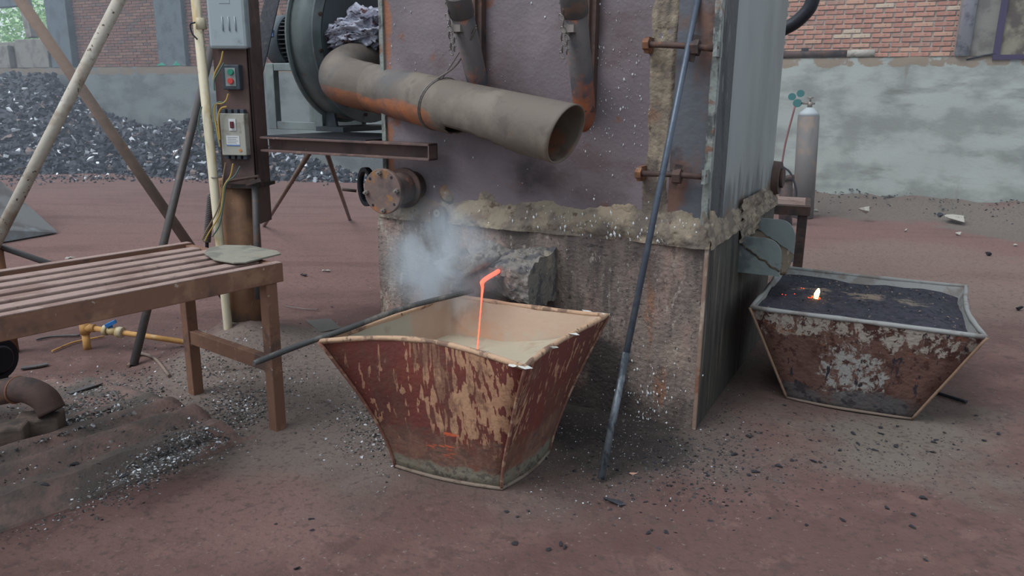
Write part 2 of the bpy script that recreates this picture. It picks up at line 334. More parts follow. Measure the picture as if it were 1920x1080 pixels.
BUCK = mat('red_ladle_plate', (112, 62, 56), .62, .05, layers=[
    dict(c=(124, 66, 56), s=(4, 4, 4), t=(.48, .64)), dict(c=(92, 60, 56), s=(5, 5, 2), t=(.54, .66), k=.8),
    dict(c=(176, 134, 106), s=(54, 54, 4.6), rot=(0, .30, 0), t=(.475, .495), near=(.08, -.36, .38, .12, .60), d=2, r=.5),
    dict(c=(182, 142, 112), s=(32, 32, 3.0), rot=(0, .38, 0), t=(.51, .525), near=(.08, -.34, .36, .06, .56), d=2, r=.4),
    dict(c=(170, 128, 102), s=(26, 26, 3), rot=(0, -.40, 0), t=(.56, .57), near=(-.10, -.38, .46, .06, .30), d=2),
    dict(c=(170, 128, 102), s=(44, 44, 4.5), rot=(0, .4, 0), t=(.61, .62), d=2),
    dict(c=(124, 94, 80), s=(14, 14, 9), t=(.28, .52), Z=(.34, .14), r=.75, k=.9), dict(c=(104, 72, 62), s=(7, 7, 3), t=(.5, .6), r=.7, k=.7), dict(c=(96, 74, 68), s=(14, 14, 22), t=(.50, .60), Z=(.34, .2), r=.7, k=.8),
    dict(c=(206, 100, 66), s=(8, 8, 30), t=(.49, .56), near=(-.06, -.28, .15, .06, .24), d=4, k=.9),
    dict(c=(122, 116, 102), s=(12, 12, 12), t=(.30, .50), Z=(.13, .05), r=.7), dict(c=(90, 84, 78), s=(30, 30, 30), t=(.5, .6), Z=(.16, .05), r=.7), dict(c=(206, 204, 196), s=(16, 16, 16), t=(.44, .5), near=(.26, -.24, .0, .05, .26))], bump=.35, bscale=50)
BINN = mat('clay_lined_ladle_wall', (174, 150, 130), .85, layers=[dict(c=(166, 158, 142), s=2.2, t=(.46, .54)), dict(c=(180, 140, 114), s=3, t=(.55, .64), k=.8), dict(c=(134, 120, 104), s=6, t=(.6, .7), k=.6)], bump=.3)
BRIM = mat('chipped_rim', (176, 144, 118), .85, layers=[dict(c=(120, 96, 82), s=14, t=(.5, .6)), dict(c=(214, 212, 204), s=7, t=(.62, .66)), dict(c=(70, 62, 58), s=24, t=(.62, .68))], bump=.7)
BTAN = mat('liquid_slag_surface', (168, 158, 138), .8, layers=[dict(c=(156, 138, 118), s=4, t=(.5, .64)), dict(c=(140, 136, 130), s=3, t=(.5, .56), near=(-.05, .0, .36, .1, .32))], bump=.3)
BUCK2 = mat('flaking_ladle_plate', (100, 74, 66), .75, .05, layers=[
    dict(c=(76, 50, 44), s=6, t=(.48, .64)), dict(c=(156, 148, 138), s=(19, 19, 13), t=(.47, .53), Z=(.20, .42), r=.75, d=8, dist=.6),
    dict(c=(148, 146, 142), s=(24, 24, 15), t=(.43, .51), near=(0, -.38, .24, .10, .36), r=.75, d=8, dist=.6), dict(c=(70, 46, 42), s=(24, 24, 18), t=(.54, .6), r=.7),
    dict(c=(48, 44, 52), s=(16, 16, 3), rot=(0, .3, 0), t=(.60, .63)), dict(c=(86, 84, 84), s=7, t=(.28, .5), Z=(.20, .06), k=.9, r=.7), dict(c=(54, 50, 54), s=16, t=(.52, .6), Z=(.24, .1), k=.9, r=.7),
    dict(c=(134, 80, 58), s=11, t=(.62, .68), k=.7)], bump=.5, bscale=50)
RIM2 = mat('pale_grey_rim', (134, 134, 132), .7, .1, layers=[dict(c=(118, 112, 108), s=9, t=(.5, .62))], bump=.4)
CHARGE = mat('black_charge', (54, 52, 62), .9, layers=[dict(c=(40, 40, 48), s=30, t=(.46, .6)), dict(c=(122, 106, 92), s=(7, 14, 5), t=(.40, .56), near=(-.25, .03, .47, .05, .26), k=.9, r=.75), dict(c=(128, 112, 98), s=(7, 14, 5), t=(.40, .56), near=(.0, .05, .47, .05, .24), k=.9, r=.75), dict(c=(118, 106, 94), s=(7, 14, 5), t=(.42, .58), near=(.22, .03, .47, .04, .22), k=.9, r=.75),
    dict(c=(150, 132, 112), s=44, t=(.66, .70))], bump=1, bscale=70)
MOLTEN = mat('molten_metal', (255, 90, 60), .5, emit=((255, 96, 74), 1.5), bump=0)
FLAME = mat('flame', (255, 200, 120), .5, emit=((255, 214, 130), 7), bump=0)
EMBER = mat('ember', (255, 70, 20), .5, emit=((255, 70, 24), 2.2), bump=0)
FLAKE = mat('white_flake', (226, 228, 230), .6, bump=0)
SWARF = mat('metal_chips', [(0, (84, 82, 82)), (.3, (64, 62, 62)), (.62, (112, 108, 106)), (.86, (172, 174, 178)), (.95, (206, 208, 212))], .6, .1, island=1, bump=.2)
COKE = mat('dark_chips', [(0, (50, 48, 52)), (.5, (64, 60, 60)), (.85, (84, 80, 80))], .7, .1, island=1, bump=.3)
COKE1 = mat('coke', (50, 50, 56), .7, .1, layers=[dict(c=(76, 74, 80), s=40, t=(.5, .66))], bump=.6)
SCRAP = mat('scrap_lumps', [(0, (42, 46, 54)), (.3, (56, 60, 70)), (.55, (34, 38, 46)), (.74, (78, 82, 92)), (.86, (112, 100, 96)), (.90, (150, 156, 164)), (.955, (226, 230, 236))], .6, .1, island=1, bump=.3)
SCRAP1 = mat('scrap_lump', [(0, (48, 52, 60)), (.3, (64, 68, 78)), (.55, (42, 46, 54)), (.76, (88, 92, 100)), (.86, (124, 106, 100)), (.93, (160, 166, 174)), (.97, (222, 226, 232))], .6, .1, island=2, bump=.3)
STONE = mat('grey_stone', (128, 122, 114), .9, layers=[dict(c=(96, 92, 88), s=10, t=(.45, .6))], bump=.6)
PALEST = mat('pale_stone', (160, 156, 148), .9, layers=[dict(c=(130, 124, 116), s=10, t=(.5, .6))], bump=.5)
LEAF = mat('leaves', [(0, (160, 196, 146)), (.4, (190, 218, 174)), (.7, (138, 176, 126)), (.9, (214, 232, 200))], .7, island=1, bump=0)
GCLOTH = mat('green_scrap_cloth', (40, 116, 98), .8, bump=.3)
CARD = mat('grey_green_sheet', (134, 130, 118), .85, layers=[dict(c=(112, 110, 102), s=8, t=(.46, .6)), dict(c=(142, 122, 108), s=5, t=(.56, .66))], bump=.3)
SOOTB = mat('sooty_block', (98, 84, 76), .9, layers=[dict(c=(70, 64, 60), s=9, t=(.45, .62)), dict(c=(128, 112, 102), s=30, t=(.6, .68), k=.6)], bump=.6)
ROOFM = mat('roof_sheet', (120, 122, 122), .8, bump=.1)

# ------------------------------------------------------------------ floor height
EK = G(474, 818); LK = V((-.622, -.783, 0)); WK = V((-.783, .622, 0))      # kerb end, its length and width directions
def fh(x, y):
    h = .010*nz((x, y, 0), .9)+.004*nz((x, y, 3), 4)
    h += .16*math.exp(-(((x+1.62)/.30)**2+((y-4.45)/.34)**2))*(1+.4*nz((x, y, 7), 5))
    wl = FW.L((x, y, 0)); h += .22*sstep(1.0, .0, -wl.y)*(1+.5*nz((x, y, 2), 3))*sstep(-6, -1, wl.x)
    h += .04*math.exp(-(((x+.55)/.5)**2+((y-5.3)/.7)**2))
    return h
FW = Frame(G(1507, 384), ANG)           # foot of the back wall
FW.o.z = 0
def spaced(a, b, dense0, dense1, nd, ns):
    o = [a+(dense0-a)*i/ns for i in range(ns)]+[dense0+(dense1-dense0)*i/nd for i in range(nd)]+[dense1+(b-dense1)*i/ns for i in range(ns+1)]
    return o
xs = spaced(-18, 12, -3.5, 4.5, 150, 30); ys = spaced(-6, 24, 1.5, 9, 150, 34)
mb = MB(); nx = len(xs)
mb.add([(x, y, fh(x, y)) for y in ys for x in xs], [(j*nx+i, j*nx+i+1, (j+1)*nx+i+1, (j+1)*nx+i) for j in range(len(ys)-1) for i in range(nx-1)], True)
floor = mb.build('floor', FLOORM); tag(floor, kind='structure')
# raised kerb at lower left: ridged dirty concrete with a crumbled edge
def kh(l, w_):
    h = .13*sstep(1.5, .15, w_)*(1-.0*l)
    h += .026*math.cos(w_*2*math.pi/.21)*sstep(.85, .1, w_)*sstep(.03, .10, w_)
    e = sstep(0, .16, l); h = h*e - .03*(1-e)
    return h + .012*nz((l, w_, 0), 6)*e
def kfn(u, v):
    l = u*3.2; w_ = max(0, v-.06)/.94*1.6; edge = .018*nz((l*3, 0, 0), 2)
    if v < .02: p = EK+LK*l+WK*(edge-.05); return (p.x, p.y, -.05)
    if v < .05: p = EK+LK*l+WK*(edge-.016+.012*nz((l, 5, 1), 5)); return (p.x, p.y, .012)
    p = EK+LK*l+WK*(w_+edge); return (p.x, p.y, kh(l, w_)-.004)
mb = MB(); mb.grid(kfn, 140, 120); k = mb.build('trim_1', KERBM); tag(k, kind='structure')
def gh(x, y):
    d = V((x, y, 0))-EK; l = d.dot(LK); w_ = d.dot(WK); h = fh(x, y)
    if 0 < l < 3.2 and 0 < w_ < 1.6: h = max(h, kh(l, w_)-.004)
    return h

# ------------------------------------------------------------------ back wall (local: x along to the right, y behind)
WX = lambda px, py, y=0: FW.hit(px, py, 1, y)
LEDGE = 2.07
wall = thing('wall_back', None, None, FW); tag(wall, kind='structure')
mb = MB()
def lw(x0, x1, lm):
    b = MB(); b.grid(lambda u, v: (x0+(x1-x0)*u, -.015*nz((u*(x1-x0), v*2, 0), 2.5)-(.012*abs(nz((u*(x1-x0)*3, v*9, 2), 3)) if v > .93 else 0), -.05+(LEDGE+.05)*v), int((x1-x0)*10), 40)
    b.box(x0, x1, .02, .42, -.05, LEDGE-.01)
    b.grid(lambda u, v: (x0+(x1-x0)*u, v*.4-.01, LEDGE+.006*nz((u*(x1-x0), v, 0), 8)), int((x1-x0)*8), 4)
    o = b.build('lower_wall', lm, wall); tag(o, kind='structure')
xr0 = WX(1200, 200).x
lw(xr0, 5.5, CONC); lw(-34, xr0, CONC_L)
# brick storey, set back on the ledge
UY = .16
bx0 = WX(1440, 60, UY).x; bx1 = WX(1799, 60, UY).x
mb = MB(); mb.box(xr0, bx1, UY-.004, UY+.25, LEDGE-.01, 5.2); o = mb.build('brick_backing', MORTAR, wall)
brick_mb = MB(); brick_mb.box(-.115, .115, -.02, .05, -.025, .025)
protos = []
row = 0; zz = LEDGE+.035
while zz < 3.12:
    off = .12 if row % 2 else 0; x = bx0-.1+off
    while x < bx1-.02:
        x1 = min(x+.238, bx1)
        c = R.choices(range(5), (34, 24, 18, 14, 10))[0]
        if len(protos) < 5: protos = [brick_mb.build('brick', BRK[i], wall, bevel=.004).data for i in range(5)]; [bpy.data.objects.remove(b) for b in list(wall.children) if b.name.startswith('brick') and b.data in protos]
        b = bpy.data.objects.new('brick', protos[c]); COL.objects.link(b); b.parent = wall
        b.location = ((x+x1)/2, UY+R.uniform(-.006, .006), zz); b.scale = ((x1-x)/.246, 1, 1.0); b.rotation_euler = (0, R.uniform(-.01, .01), R.uniform(-.01, .01))
        md = b.modifiers.new('bevel', 'BEVEL'); md.width = .004; md.segments = 1
        x += .248
    row += 1; zz += .064
# shaded brick storey beyond the furnace and to the left
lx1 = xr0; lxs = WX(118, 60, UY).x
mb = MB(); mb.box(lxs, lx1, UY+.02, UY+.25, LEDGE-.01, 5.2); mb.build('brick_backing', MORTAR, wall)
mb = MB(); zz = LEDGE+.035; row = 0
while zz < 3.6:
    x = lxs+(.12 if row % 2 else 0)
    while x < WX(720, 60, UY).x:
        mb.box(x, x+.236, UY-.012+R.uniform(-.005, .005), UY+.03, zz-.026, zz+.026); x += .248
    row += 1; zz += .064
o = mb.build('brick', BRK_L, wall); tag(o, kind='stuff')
# concrete pillars
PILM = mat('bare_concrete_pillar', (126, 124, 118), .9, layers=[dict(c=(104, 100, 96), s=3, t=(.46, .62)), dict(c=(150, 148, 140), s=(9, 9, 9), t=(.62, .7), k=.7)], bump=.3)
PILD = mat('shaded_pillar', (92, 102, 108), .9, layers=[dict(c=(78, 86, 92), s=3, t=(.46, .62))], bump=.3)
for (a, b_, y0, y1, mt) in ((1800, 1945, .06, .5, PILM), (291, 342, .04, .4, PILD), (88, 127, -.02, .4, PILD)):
    xa, xb = WX(a, 50, y0).x, WX(b_, 50, y0).x
    mb = MB(); mb.box(xa, xb, y0, y1, LEDGE-.01, 5.2)
    if mt is PILM: mb.box(xa-.03, xa+.1, y0-.02, y0+.05, LEDGE, 5.2)
    o = mb.build('pillar', mt, wall, bevel=.015)
# window opening far left: block sill, mullion; the leaves outside show through
wxl, wxr = WX(-420, 50, UY).x, WX(88, 50, UY).x
zs = WX(40, 78, UY).z
mb = MB(); mb.box(wxl-3, wxr, UY, UY+.22, LEDGE-.01, zs-.0); o = mb.build('window_sill', PILM, wall, bevel=.01)
for pxa, pxb, t in ((-60, 14, 84), (28, 88, 74)):
    xa, xb = WX(pxa, 90, -.0).x, WX(pxb, 90, -.0).x
    mb = MB(); mb.box(xa, xb, -.0, .15, LEDGE-.005, WX(30, t, 0).z); mb.build('concrete_block', PILM, wall, bevel=.02)
mb = MB(); mb.bar(WX(62, 70, UY+.1), WX(35, -40, UY+.1)+V((0, 0, .2)), .22, .2); mb.build('window_post', PILM, wall)
mb = MB(); mb.box(wxl-3, WX(30, 0, UY).x, UY, UY+.25, WX(10, 12, UY).z, 5.2); mb.build('window_lintel', PILD, wall)
mb = MB(); mb.box(WX(-800, 50, UY).x, wxl, UY, UY+.25, LEDGE-.01, 5.2); mb.build('brick_backing', MORTAR, wall)
# framed opening at the far right
w1 = thing('window_1', None, None, FW); tag(w1, kind='structure')
yf = .0
pa = WX(1866, 112, yf); pb = WX(1884, 0, yf)
mb = MB(); mb.bar(V((pa.x, yf, pa.z)), V((pa.x+.02, yf, 4.2)), .075, .06, (0, 1, 0)); mb.bar((pa.x-.03, yf, pa.z+.03), (pa.x+1.4, yf, pa.z+.03), .05, .06)
mb.bar((pa.x+1.4, yf, pa.z), (pa.x+1.4, yf, 4.2), .075, .06, (0, 1, 0)); mb.build('window_frame', PURP, w1)
mb = MB(); mb.box(pa.x+.02, pa.x+1.38, yf+.01, yf+.05, pa.z+.03, 4.2); mb.build('pane', GRIME, w1)

# tree outside the window
tp = FW.W((WX(50, 40, 4).x-1.2, 5.5, 0))
tree = thing('tree', 'sunlit leafy tree seen through the opening at the top left', 'tree', Frame(tp))
mb = MB(); mb.tube([(0, 0, 0), (.1, 0, 2), (-.1, .1, 3.4), (.1, 0, 5)], [.16, .13, .1, .05], 10); mb.build('trunk', BPIPE, tree)
mb = MB()
for i in range(5200):
    c = V((R.gauss(0, 1.7), R.gauss(0, .8), 3.3+R.gauss(0, 1.1))); a = V((R.uniform(-1, 1), R.uniform(-1, 1), R.uniform(-1, 1))).normalized(); b = a.orthogonal().normalized(); s_ = R.uniform(.07, .13)
    mb.add([c-a*s_, c+b*s_*.5, c+a*s_, c-b*s_*.5+a*.02], [(0, 1, 2, 3)])
o = mb.build('foliage', LEAF, tree, recalc=False); tag(o, kind='stuff')

# ledge items
a = WX(1472, 104, .02); 
def ledge_tube(p0, p1, r): return V((p0, .04, LEDGE+r+.004)), V((p1, .04, LEDGE+r+.004))
t = thing('ledge_pipe', 'rusty old pipe lying on the ledge below the brickwork at right', 'pipe', FW)
x0, x1, x2 = WX(1440, 104, .04).x, WX(1587, 104, .04).x, WX(1640, 104, .04).x
mb = MB(); mb.cyl((x0, .05, LEDGE+.055), (x1, .05, LEDGE+.055), .048); mb.build('pipe', DKRUST, t)
mb = MB(); mb.cyl((x1+.01, .05, LEDGE+.055), (x2, .05, LEDGE+.055), .052); o = mb.build('pipe_end', PALEST, t); o['label'] = 'pale end piece of the pipe'
mb = MB(); q = WX(1509, 94, .03); mb.box(q.x-.045, q.x+.045, .02, .07, q.z-.03, q.z+.03); mb.bar((q.x-.07, .05, LEDGE+.05), (q.x-.02, .05, q.z), .02, .02); mb.build('bracket', BLACK, t)
t = thing('downpipe', 'shiny galvanised downpipe standing on the ledge beside the concrete pillar', 'pipe', FW)
q = WX(1802, 112, -.0); mb = MB(); mb.tube([(q.x, .03, LEDGE), (q.x+.03, .03, 5.0)], .088, 20); mb.build('pipe', GALV, t)
mb = MB(); mb.tube([WX(1812, 112, .0), WX(1845, 104, -.02), WX(1868, 101, -.02)], .012, 8); o = mb.build('cable', BLACK, t)
for i, (px, sz) in enumerate(((306, .16), (334, .14))):
    q = WX(px, 104, .1); mb = MB()
    mb.grid(lambda u, v: (q.x+(u-.5)*sz*2+.03*nz((u*5, v*5, i), 1.3), .1+(v-.5)*.2, LEDGE+.01+.09*max(0, (1-((u-.5)*2)**2)*(1-((v-.5)*2)**2))*(1.1+nz((u*4, v*4, i*5), 1.5))), 14, 10)
    o = mb.build('rag', GCLOTH, None); o.location = FW.o; o.rotation_euler = (0, 0, ANG); tag(o, ('small green rag lying on the ledge, left one of the two' if i == 0 else 'small green rag lying on the ledge, right one of the two'), 'rag', 'green rags on the ledge')

# ------------------------------------------------------------------ scattering
def rock_variants(n, pts=9, flat=.6, seed=1):
    rr = random.Random(seed); out = []
    for i in range(n):
        P = [V((rr.gauss(0, 1), rr.gauss(0, 1), rr.gauss(0, 1))).normalized()*rr.uniform(.7, 1) for _ in range(pts)]
        sx, sy, sz = rr.uniform(.6, 1), rr.uniform(.4, .9), rr.uniform(.3, 1)*flat
        b = MB(); b.hull([V((p.x*sx, p.y*sy, p.z*sz)) for p in P]); out.append((b.v, b.f))
    return out
RV = rock_variants(10); RV8 = rock_variants(10, 7, .45, 3)
def scatter(name, spots, mt, variants, parent=None, maxtilt=.6, flatz=.4):
    """spots: (x,y,z,size)"""
    mb = MB()
    for (x, y, z, s_) in spots:
        vs, fs = R.choice(variants); M_ = Matrix.Rotation(R.uniform(0, 6.28), 3, 'Z') @ Matrix.Rotation(R.uniform(-maxtilt, maxtilt), 3, 'X') @ Matrix.Rotation(R.uniform(-maxtilt, maxtilt), 3, 'Y')
        mb.add([M_ @ (v*s_)+V((x, y, z+s_*flatz*.5)) for v in vs], fs)
    return mb.build(name, mt, parent, recalc=False)
# scrap heap in front of the back wall
def heap_top(px):
    P = [(-300, 120), (0, 138), (95, 138), (130, 168), (170, 196), (220, 222), (290, 236), (330, 226), (372, 218), (430, 236), (480, 262), (560, 288), (620, 312), (660, 330), (720, 338)]
    for (a, b), (c, d) in zip(P, P[1:]):
        if a <= px <= c: return b+(d-b)*(px-a)/(c-a)
    return 340
def heap_pt(px, v):
    fx = [(-300, 330), (0, 328), (210, 326), (330, 336), (560, 340), (720, 345)]
    y0 = 330
    for (a, b), (c, d) in zip(fx, fx[1:]):
        if a <= px <= c: y0 = b+(d-b)*(px-a)/(c-a)
    p = G(px, y0); q = FW.W(WX(px, heap_top(px), -.25 if px < 480 else -1.0))
    q.z = max(q.z, .05)
    r = p.lerp(q, v); r.z = q.z*(v**.9)*(1 if v < 1 else 1)
    return r
mb = MB()
def hfn(u, v):
    p = heap_pt(-300+1000*u, v); p.z += .09*nz(p, 1.6)*min(1, v*4)-.03
    return p
mb.grid(hfn, 130, 34); heap = mb.build('scrap_heap', SCRAP); tag(heap, 'large heap of dark broken scrap lumps against the concrete wall at left', 'scrap heap', kind='stuff')
heap.data.materials.clear(); heap.data.materials.append(mat('heap_fines', (58, 62, 70), .85, layers=[dict(c=(40, 44, 50), s=9, t=(.45, .6)), dict(c=(112, 116, 122), s=16, t=(.64, .68))], bump=1))
sp_ = []
for i in range(9500):
    u, v = R.random(), R.random()**1.0; p = hfn(u, v); sp_.append((p.x, p.y, p.z-.01, R.choice((.05, .07, .09, .12, .16))))
for i in range(1100):
    px = R.uniform(-200, 700); p = G(px, R.gauss(334, 5)); sp_.append((p.x, p.y, 0, R.choice((.03, .04, .06))))
o = scatter('scrap_lump', sp_, SCRAP, RV8, heap, 1.2); tag(o, kind='stuff')
lumps = []
LM = {'dark': mat('dark_lump', (52, 56, 66), .6, .1, layers=[dict(c=(44, 46, 54), s=3, t=(.45, .6))], bump=.4), 'dusty pinkish': mat('dusty_lump', (128, 112, 108), .85, layers=[dict(c=(96, 86, 84), s=3, t=(.45, .6))], bump=.4), 'shiny white': mat('shiny_lump', (222, 226, 232), .4, .2, bump=.3)}
for i, (vs, fs) in enumerate(RV):
    b = MB(); b.add([v*1.0 for v in vs], fs); lm = b.build('scrap_lump', SCRAP1); lumps.append(lm.data); bpy.data.objects.remove(lm)
for i in range(230):
    px = R.uniform(-40, 640); v = R.random()**1.3*.75; p = hfn((px+300)/1000, v)
    o = bpy.data.objects.new('scrap_lump', R.choice(lumps)); COL.objects.link(o); s_ = R.uniform(.10, .19)
    o.location = (p.x, p.y, p.z+s_*.18); o.scale = (s_,)*3; o.rotation_euler = (R.uniform(-.8, .8), R.uniform(-.8, .8), R.uniform(0, 6))
    dv = p-CAM; qy = 540-FPX*dv.dot(CY)/dv.dot(F0); qx = 960+FPX*dv.dot(CX)/dv.dot(F0)
    where = ('left of the pale diagonal pipe' if qx < 225-.5*qy else 'between the two crossed diagonal pipes' if qx < 40+.7*qy else 'between the brown diagonal pipe and dark rod' if qx < 416-.243*qy
             else 'between the dark rod and the column' if qx < 480 else 'right of the column under the blower')
    shade = R.choices(('dark', 'dusty pinkish', 'shiny white'), (70, 18, 12))[0]; o.material_slots[0].link = 'OBJECT'; o.material_slots[0].material = LM[shade]
    if shade == 'shiny white': o.scale = (s_*.6,)*3
    tag(o, shade+' lump on the scrap heap, '+where, 'scrap lump', shade+' scrap lumps '+where)

# ------------------------------------------------------------------ furnace
fur = thing('furnace', 'tall rust-brown steel smelting furnace sealed with grey clay in the middle', 'furnace', FF)
FP = lambda px, py, off=0: FF.hit(px, py, 1, -off)
FS = lambda px, py, x=0: FF.hit(px, py, 0, x)
xl = FP(713, 560).x; zb = FP(1325, 460).z; DEP = 1.7
cl = FP(721, 300, -.04).x; cz = 3.0
mb = MB()
mb.grid(lambda u, v: (xl+(0-xl)*u, -.006*nz((u*3, v, 0), 2), v*zb), 60, 24)
mb.add([(xl, 0, 0), (xl, DEP, 0), (xl, DEP, zb), (xl, 0, zb), (0, DEP, 0), (0, DEP, zb), (0, 0, 0), (0, 0, zb)], [(0, 3, 2, 1), (1, 2, 5, 4), (3, 7, 5, 2)])
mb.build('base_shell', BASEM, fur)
mb = MB(); mb.box(-.012, .004, .0, DEP, 0, zb-.006); mb.build('base_side_plate', SIDEB, fur, bevel=.004)
mb = MB(); mb.box(-.012, .006, -.006, .01, .0, zb-.004); mb.build('corner_seam', mat('rust_corner', (134, 112, 98), .8, layers=[dict(c=(176, 162, 146), s=(9, 9, 4), t=(.5, .6)), dict(c=(120, 84, 68), s=8, t=(.55, .65))], bump=.4), fur, bevel=.004)
# casing: main front plate, door plate, side plate
xd0 = FP(1262, 200, -.03).x; xd1 = FP(1338, 200, -.03).x
mb = MB(); mb.box(cl, xd0+.05, .045, .12, zb, cz); mb.build('front_plate', RUSTDARK, fur, bevel=.004)
mb = MB(); mb.box(cl, -.03, .12, DEP-.02, zb, cz-.01); mb.build('casing_body', DKRUST, fur)
mb = MB(); mb.box(cl-.006, cl+.02, .03, .14, zb+.04, cz); mb.build('plate_edge', EDGEM, fur, bevel=.003)
mb = MB(); mb.box(xd0, -.03, .030, .10, zb, cz); mb.build('door_plate', DOORP, fur, bevel=.005)
mb = MB(); mb.grid(lambda u, v: (-.045+.03*u+.004*nz((u, v*50, 1), 1), .015, zb+.04+(cz-zb)*v), 2, 60, False); mb.box(-.045, -.012, .017, .05, zb+.03, cz); mb.build('corner_flange', EDGEM, fur, bevel=.004)
mb = MB(); mb.box(-.035, -.018, .05, .34, zb, cz); mb.build('side_strip', mat('dark_side_strip', (72, 74, 78), .6, .1, layers=[dict(c=(50, 50, 54), s=(9, 9, 2), t=(.48, .62)), dict(c=(108, 112, 114), s=(22, 22, 5), t=(.6, .68))], bump=.6), fur)  # darker mottled strip of the side behind the corner flange
mb = MB(); P = [(-.03, .30), (-.012, .34)]+[(-.01+.0*k, .34+(DEP-.40)*k/4) for k in range(1, 4)]+[(-.012, DEP-.10), (-.03, DEP-.04), (-.075, DEP-.01), (-.14, DEP)]
mb.grid(lambda u, v: (P[min(int(u*(len(P)-1)+.001), len(P)-1)][0], P[min(int(u*(len(P)-1)+.001), len(P)-1)][1], zb+(cz-zb)*v), len(P)-1, 30)
mb.build('side_plate', SIDEM, fur)
mb = MB(); mb.box(cl, -.01, -.0, DEP, cz-.02, cz+.02); mb.build('top_plate', DKRUST, fur)
# vertical ribs behind the poking tubes
for px in (906, 1117):
    q = FP(px, 60, -.045); mb = MB(); zr_ = FP(px, 210, 0).z; mb.box(q.x-.02, q.x+.016, -.0, .05, zr_, cz); mb.box(q.x-.02, q.x-.008, -.02, .05, zr_, cz); mb.build('rib', DKRUST, fur, bevel=.002)
# clay seals
def clay(fn_t, x0, x1, z0, z1, nu, nv, y0, name='clay_seal', mt=None, amp=1):
    b = MB()
    def g(u, v):
        x = x0+(x1-x0)*u; z = z0+(z1-z0)*v
        th = fn_t(x, z); th += amp*(.016*nz((x, z, 0), 9)+.009*nz((x, z, 4), 24)+.004*nz((x, z, 9), 60))
        return (x, y0-th, z)
    b.grid(g, nu, nv, True, keep=lambda p: p[1] < y0+.001)
    return b.build(name, mt or CLAY, fur)
zt = zb+.005
clay(lambda x, z: .052*sstep(.13, .0, z-zt)+.010+.030*nz((x*2, 0, z*5), 2)-.045*sstep(.06+.05*sstep(-1.2, -.2, x), .20+.05*sstep(-1.2, -.2, x), z-zt)-.006, cl-.02, .012, zt-.02, zt+.26, 260, 50, .042)
clay(lambda x, z: .012-.028*abs((x-FP(1238, 200, -.04).x)/.078)**2.4+.011*nz((x*7, 0, z*1.3), 2)+.012*nz((x*34, 0, z*3), 1), FP(1185, 200, -.04).x, xd0+.13, zt, cz, 90, 340, .045, amp=.35)
b = MB(); b.grid(lambda u, v: (-.008+.03*sstep(1, 0, v)+.008*nz((u*9, v*3, 0), 2)-.02*sstep(.6, 1, v)+.005*nz((u*40, v*9, 0), 1), -.035+(DEP+.03)*u, zt-.02+(.14+.05*nz((u*5, 0, 0), 1.4)+.03*nz((u*30, 0, 0), 1))*v), 160, 20); b.build('clay_seal', CLAY, fur)
clay(lambda x, z: .016+.03*nz((x, 0, z), 16)-.05*(((x-FP(828, 365).x)/.06)**2+((z-FP(828, 368).z)/.07)**2), FP(800, 365).x, FP(856, 365).x, FP(828, 400).z, FP(828, 340).z, 26, 26, .04)
clay(lambda x, z: .016+.02*nz((x, 0, z), 18)-.04*(((x-FP(1160, 395).x)/.08)**2+((z-FP(1160, 400).z)/.05)**2), FP(1120, 365).x, FP(1212, 365).x, FP(1160, 420).z, FP(1160, 375).z, 26, 26, .04)
# clamp bars with nuts
for (pa_, pb_, nx_) in (((1212, 83), (1346, 92), 1306), ((1198, 325), (1324, 332), 1272)):
    a, b = FP(*pa_, .03), FP(*pb_, .03); t = MB()
    t.tube([a, a.lerp(b, .5)+V((0, 0, .004)), b], .013, 10); c = t.build('clamp_bar', DKRUST, fur)
    q = FP(nx_, (pa_[1]+pb_[1])/2+2, .03)
    t = MB(); t.cyl(q-V((.022, 0, 0)), q+V((.012, 0, 0)), .034, 6); t.bar(q-V((.02, .01, .055)), q+V((.0, -.0, .05)), .014, .03); t.build('nut', DKRUST, c)
    t = MB(); t.cyl(a-V((.012, 0, 0)), a+V((.014, 0, 0)), .026, 6); t.box(a.x-.01, a.x+.01, a.y, .05, a.z-.035, a.z+.03); t.build('nut', RUST, c)
    t = MB(); t.box(b.x-.016, b.x, a.y-.015, .05, b.z-.03, b.z+.03); t.build('lug', EDGEM, c)
# lug plate with a hole (left)
q = FP(823, 408, .02); t = MB()
prof = [(-.045, -.07), (.045, -.07), (.045, .03), (.03, .055), (0, .065), (-.03, .055), (-.045, .03)]
t.prism([(q.x+a, -.035, q.z+b) for a, b in prof], (0, .03, 0)); lg = t.build('lifting_lug', DKRUST, fur, bevel=.003)
t = MB(); t.washer((q.x+.0, -.037, q.z+.025), (0, -1, 0), .006, .020, .006, 16); t.build('hole_ring', BOLT, lg)
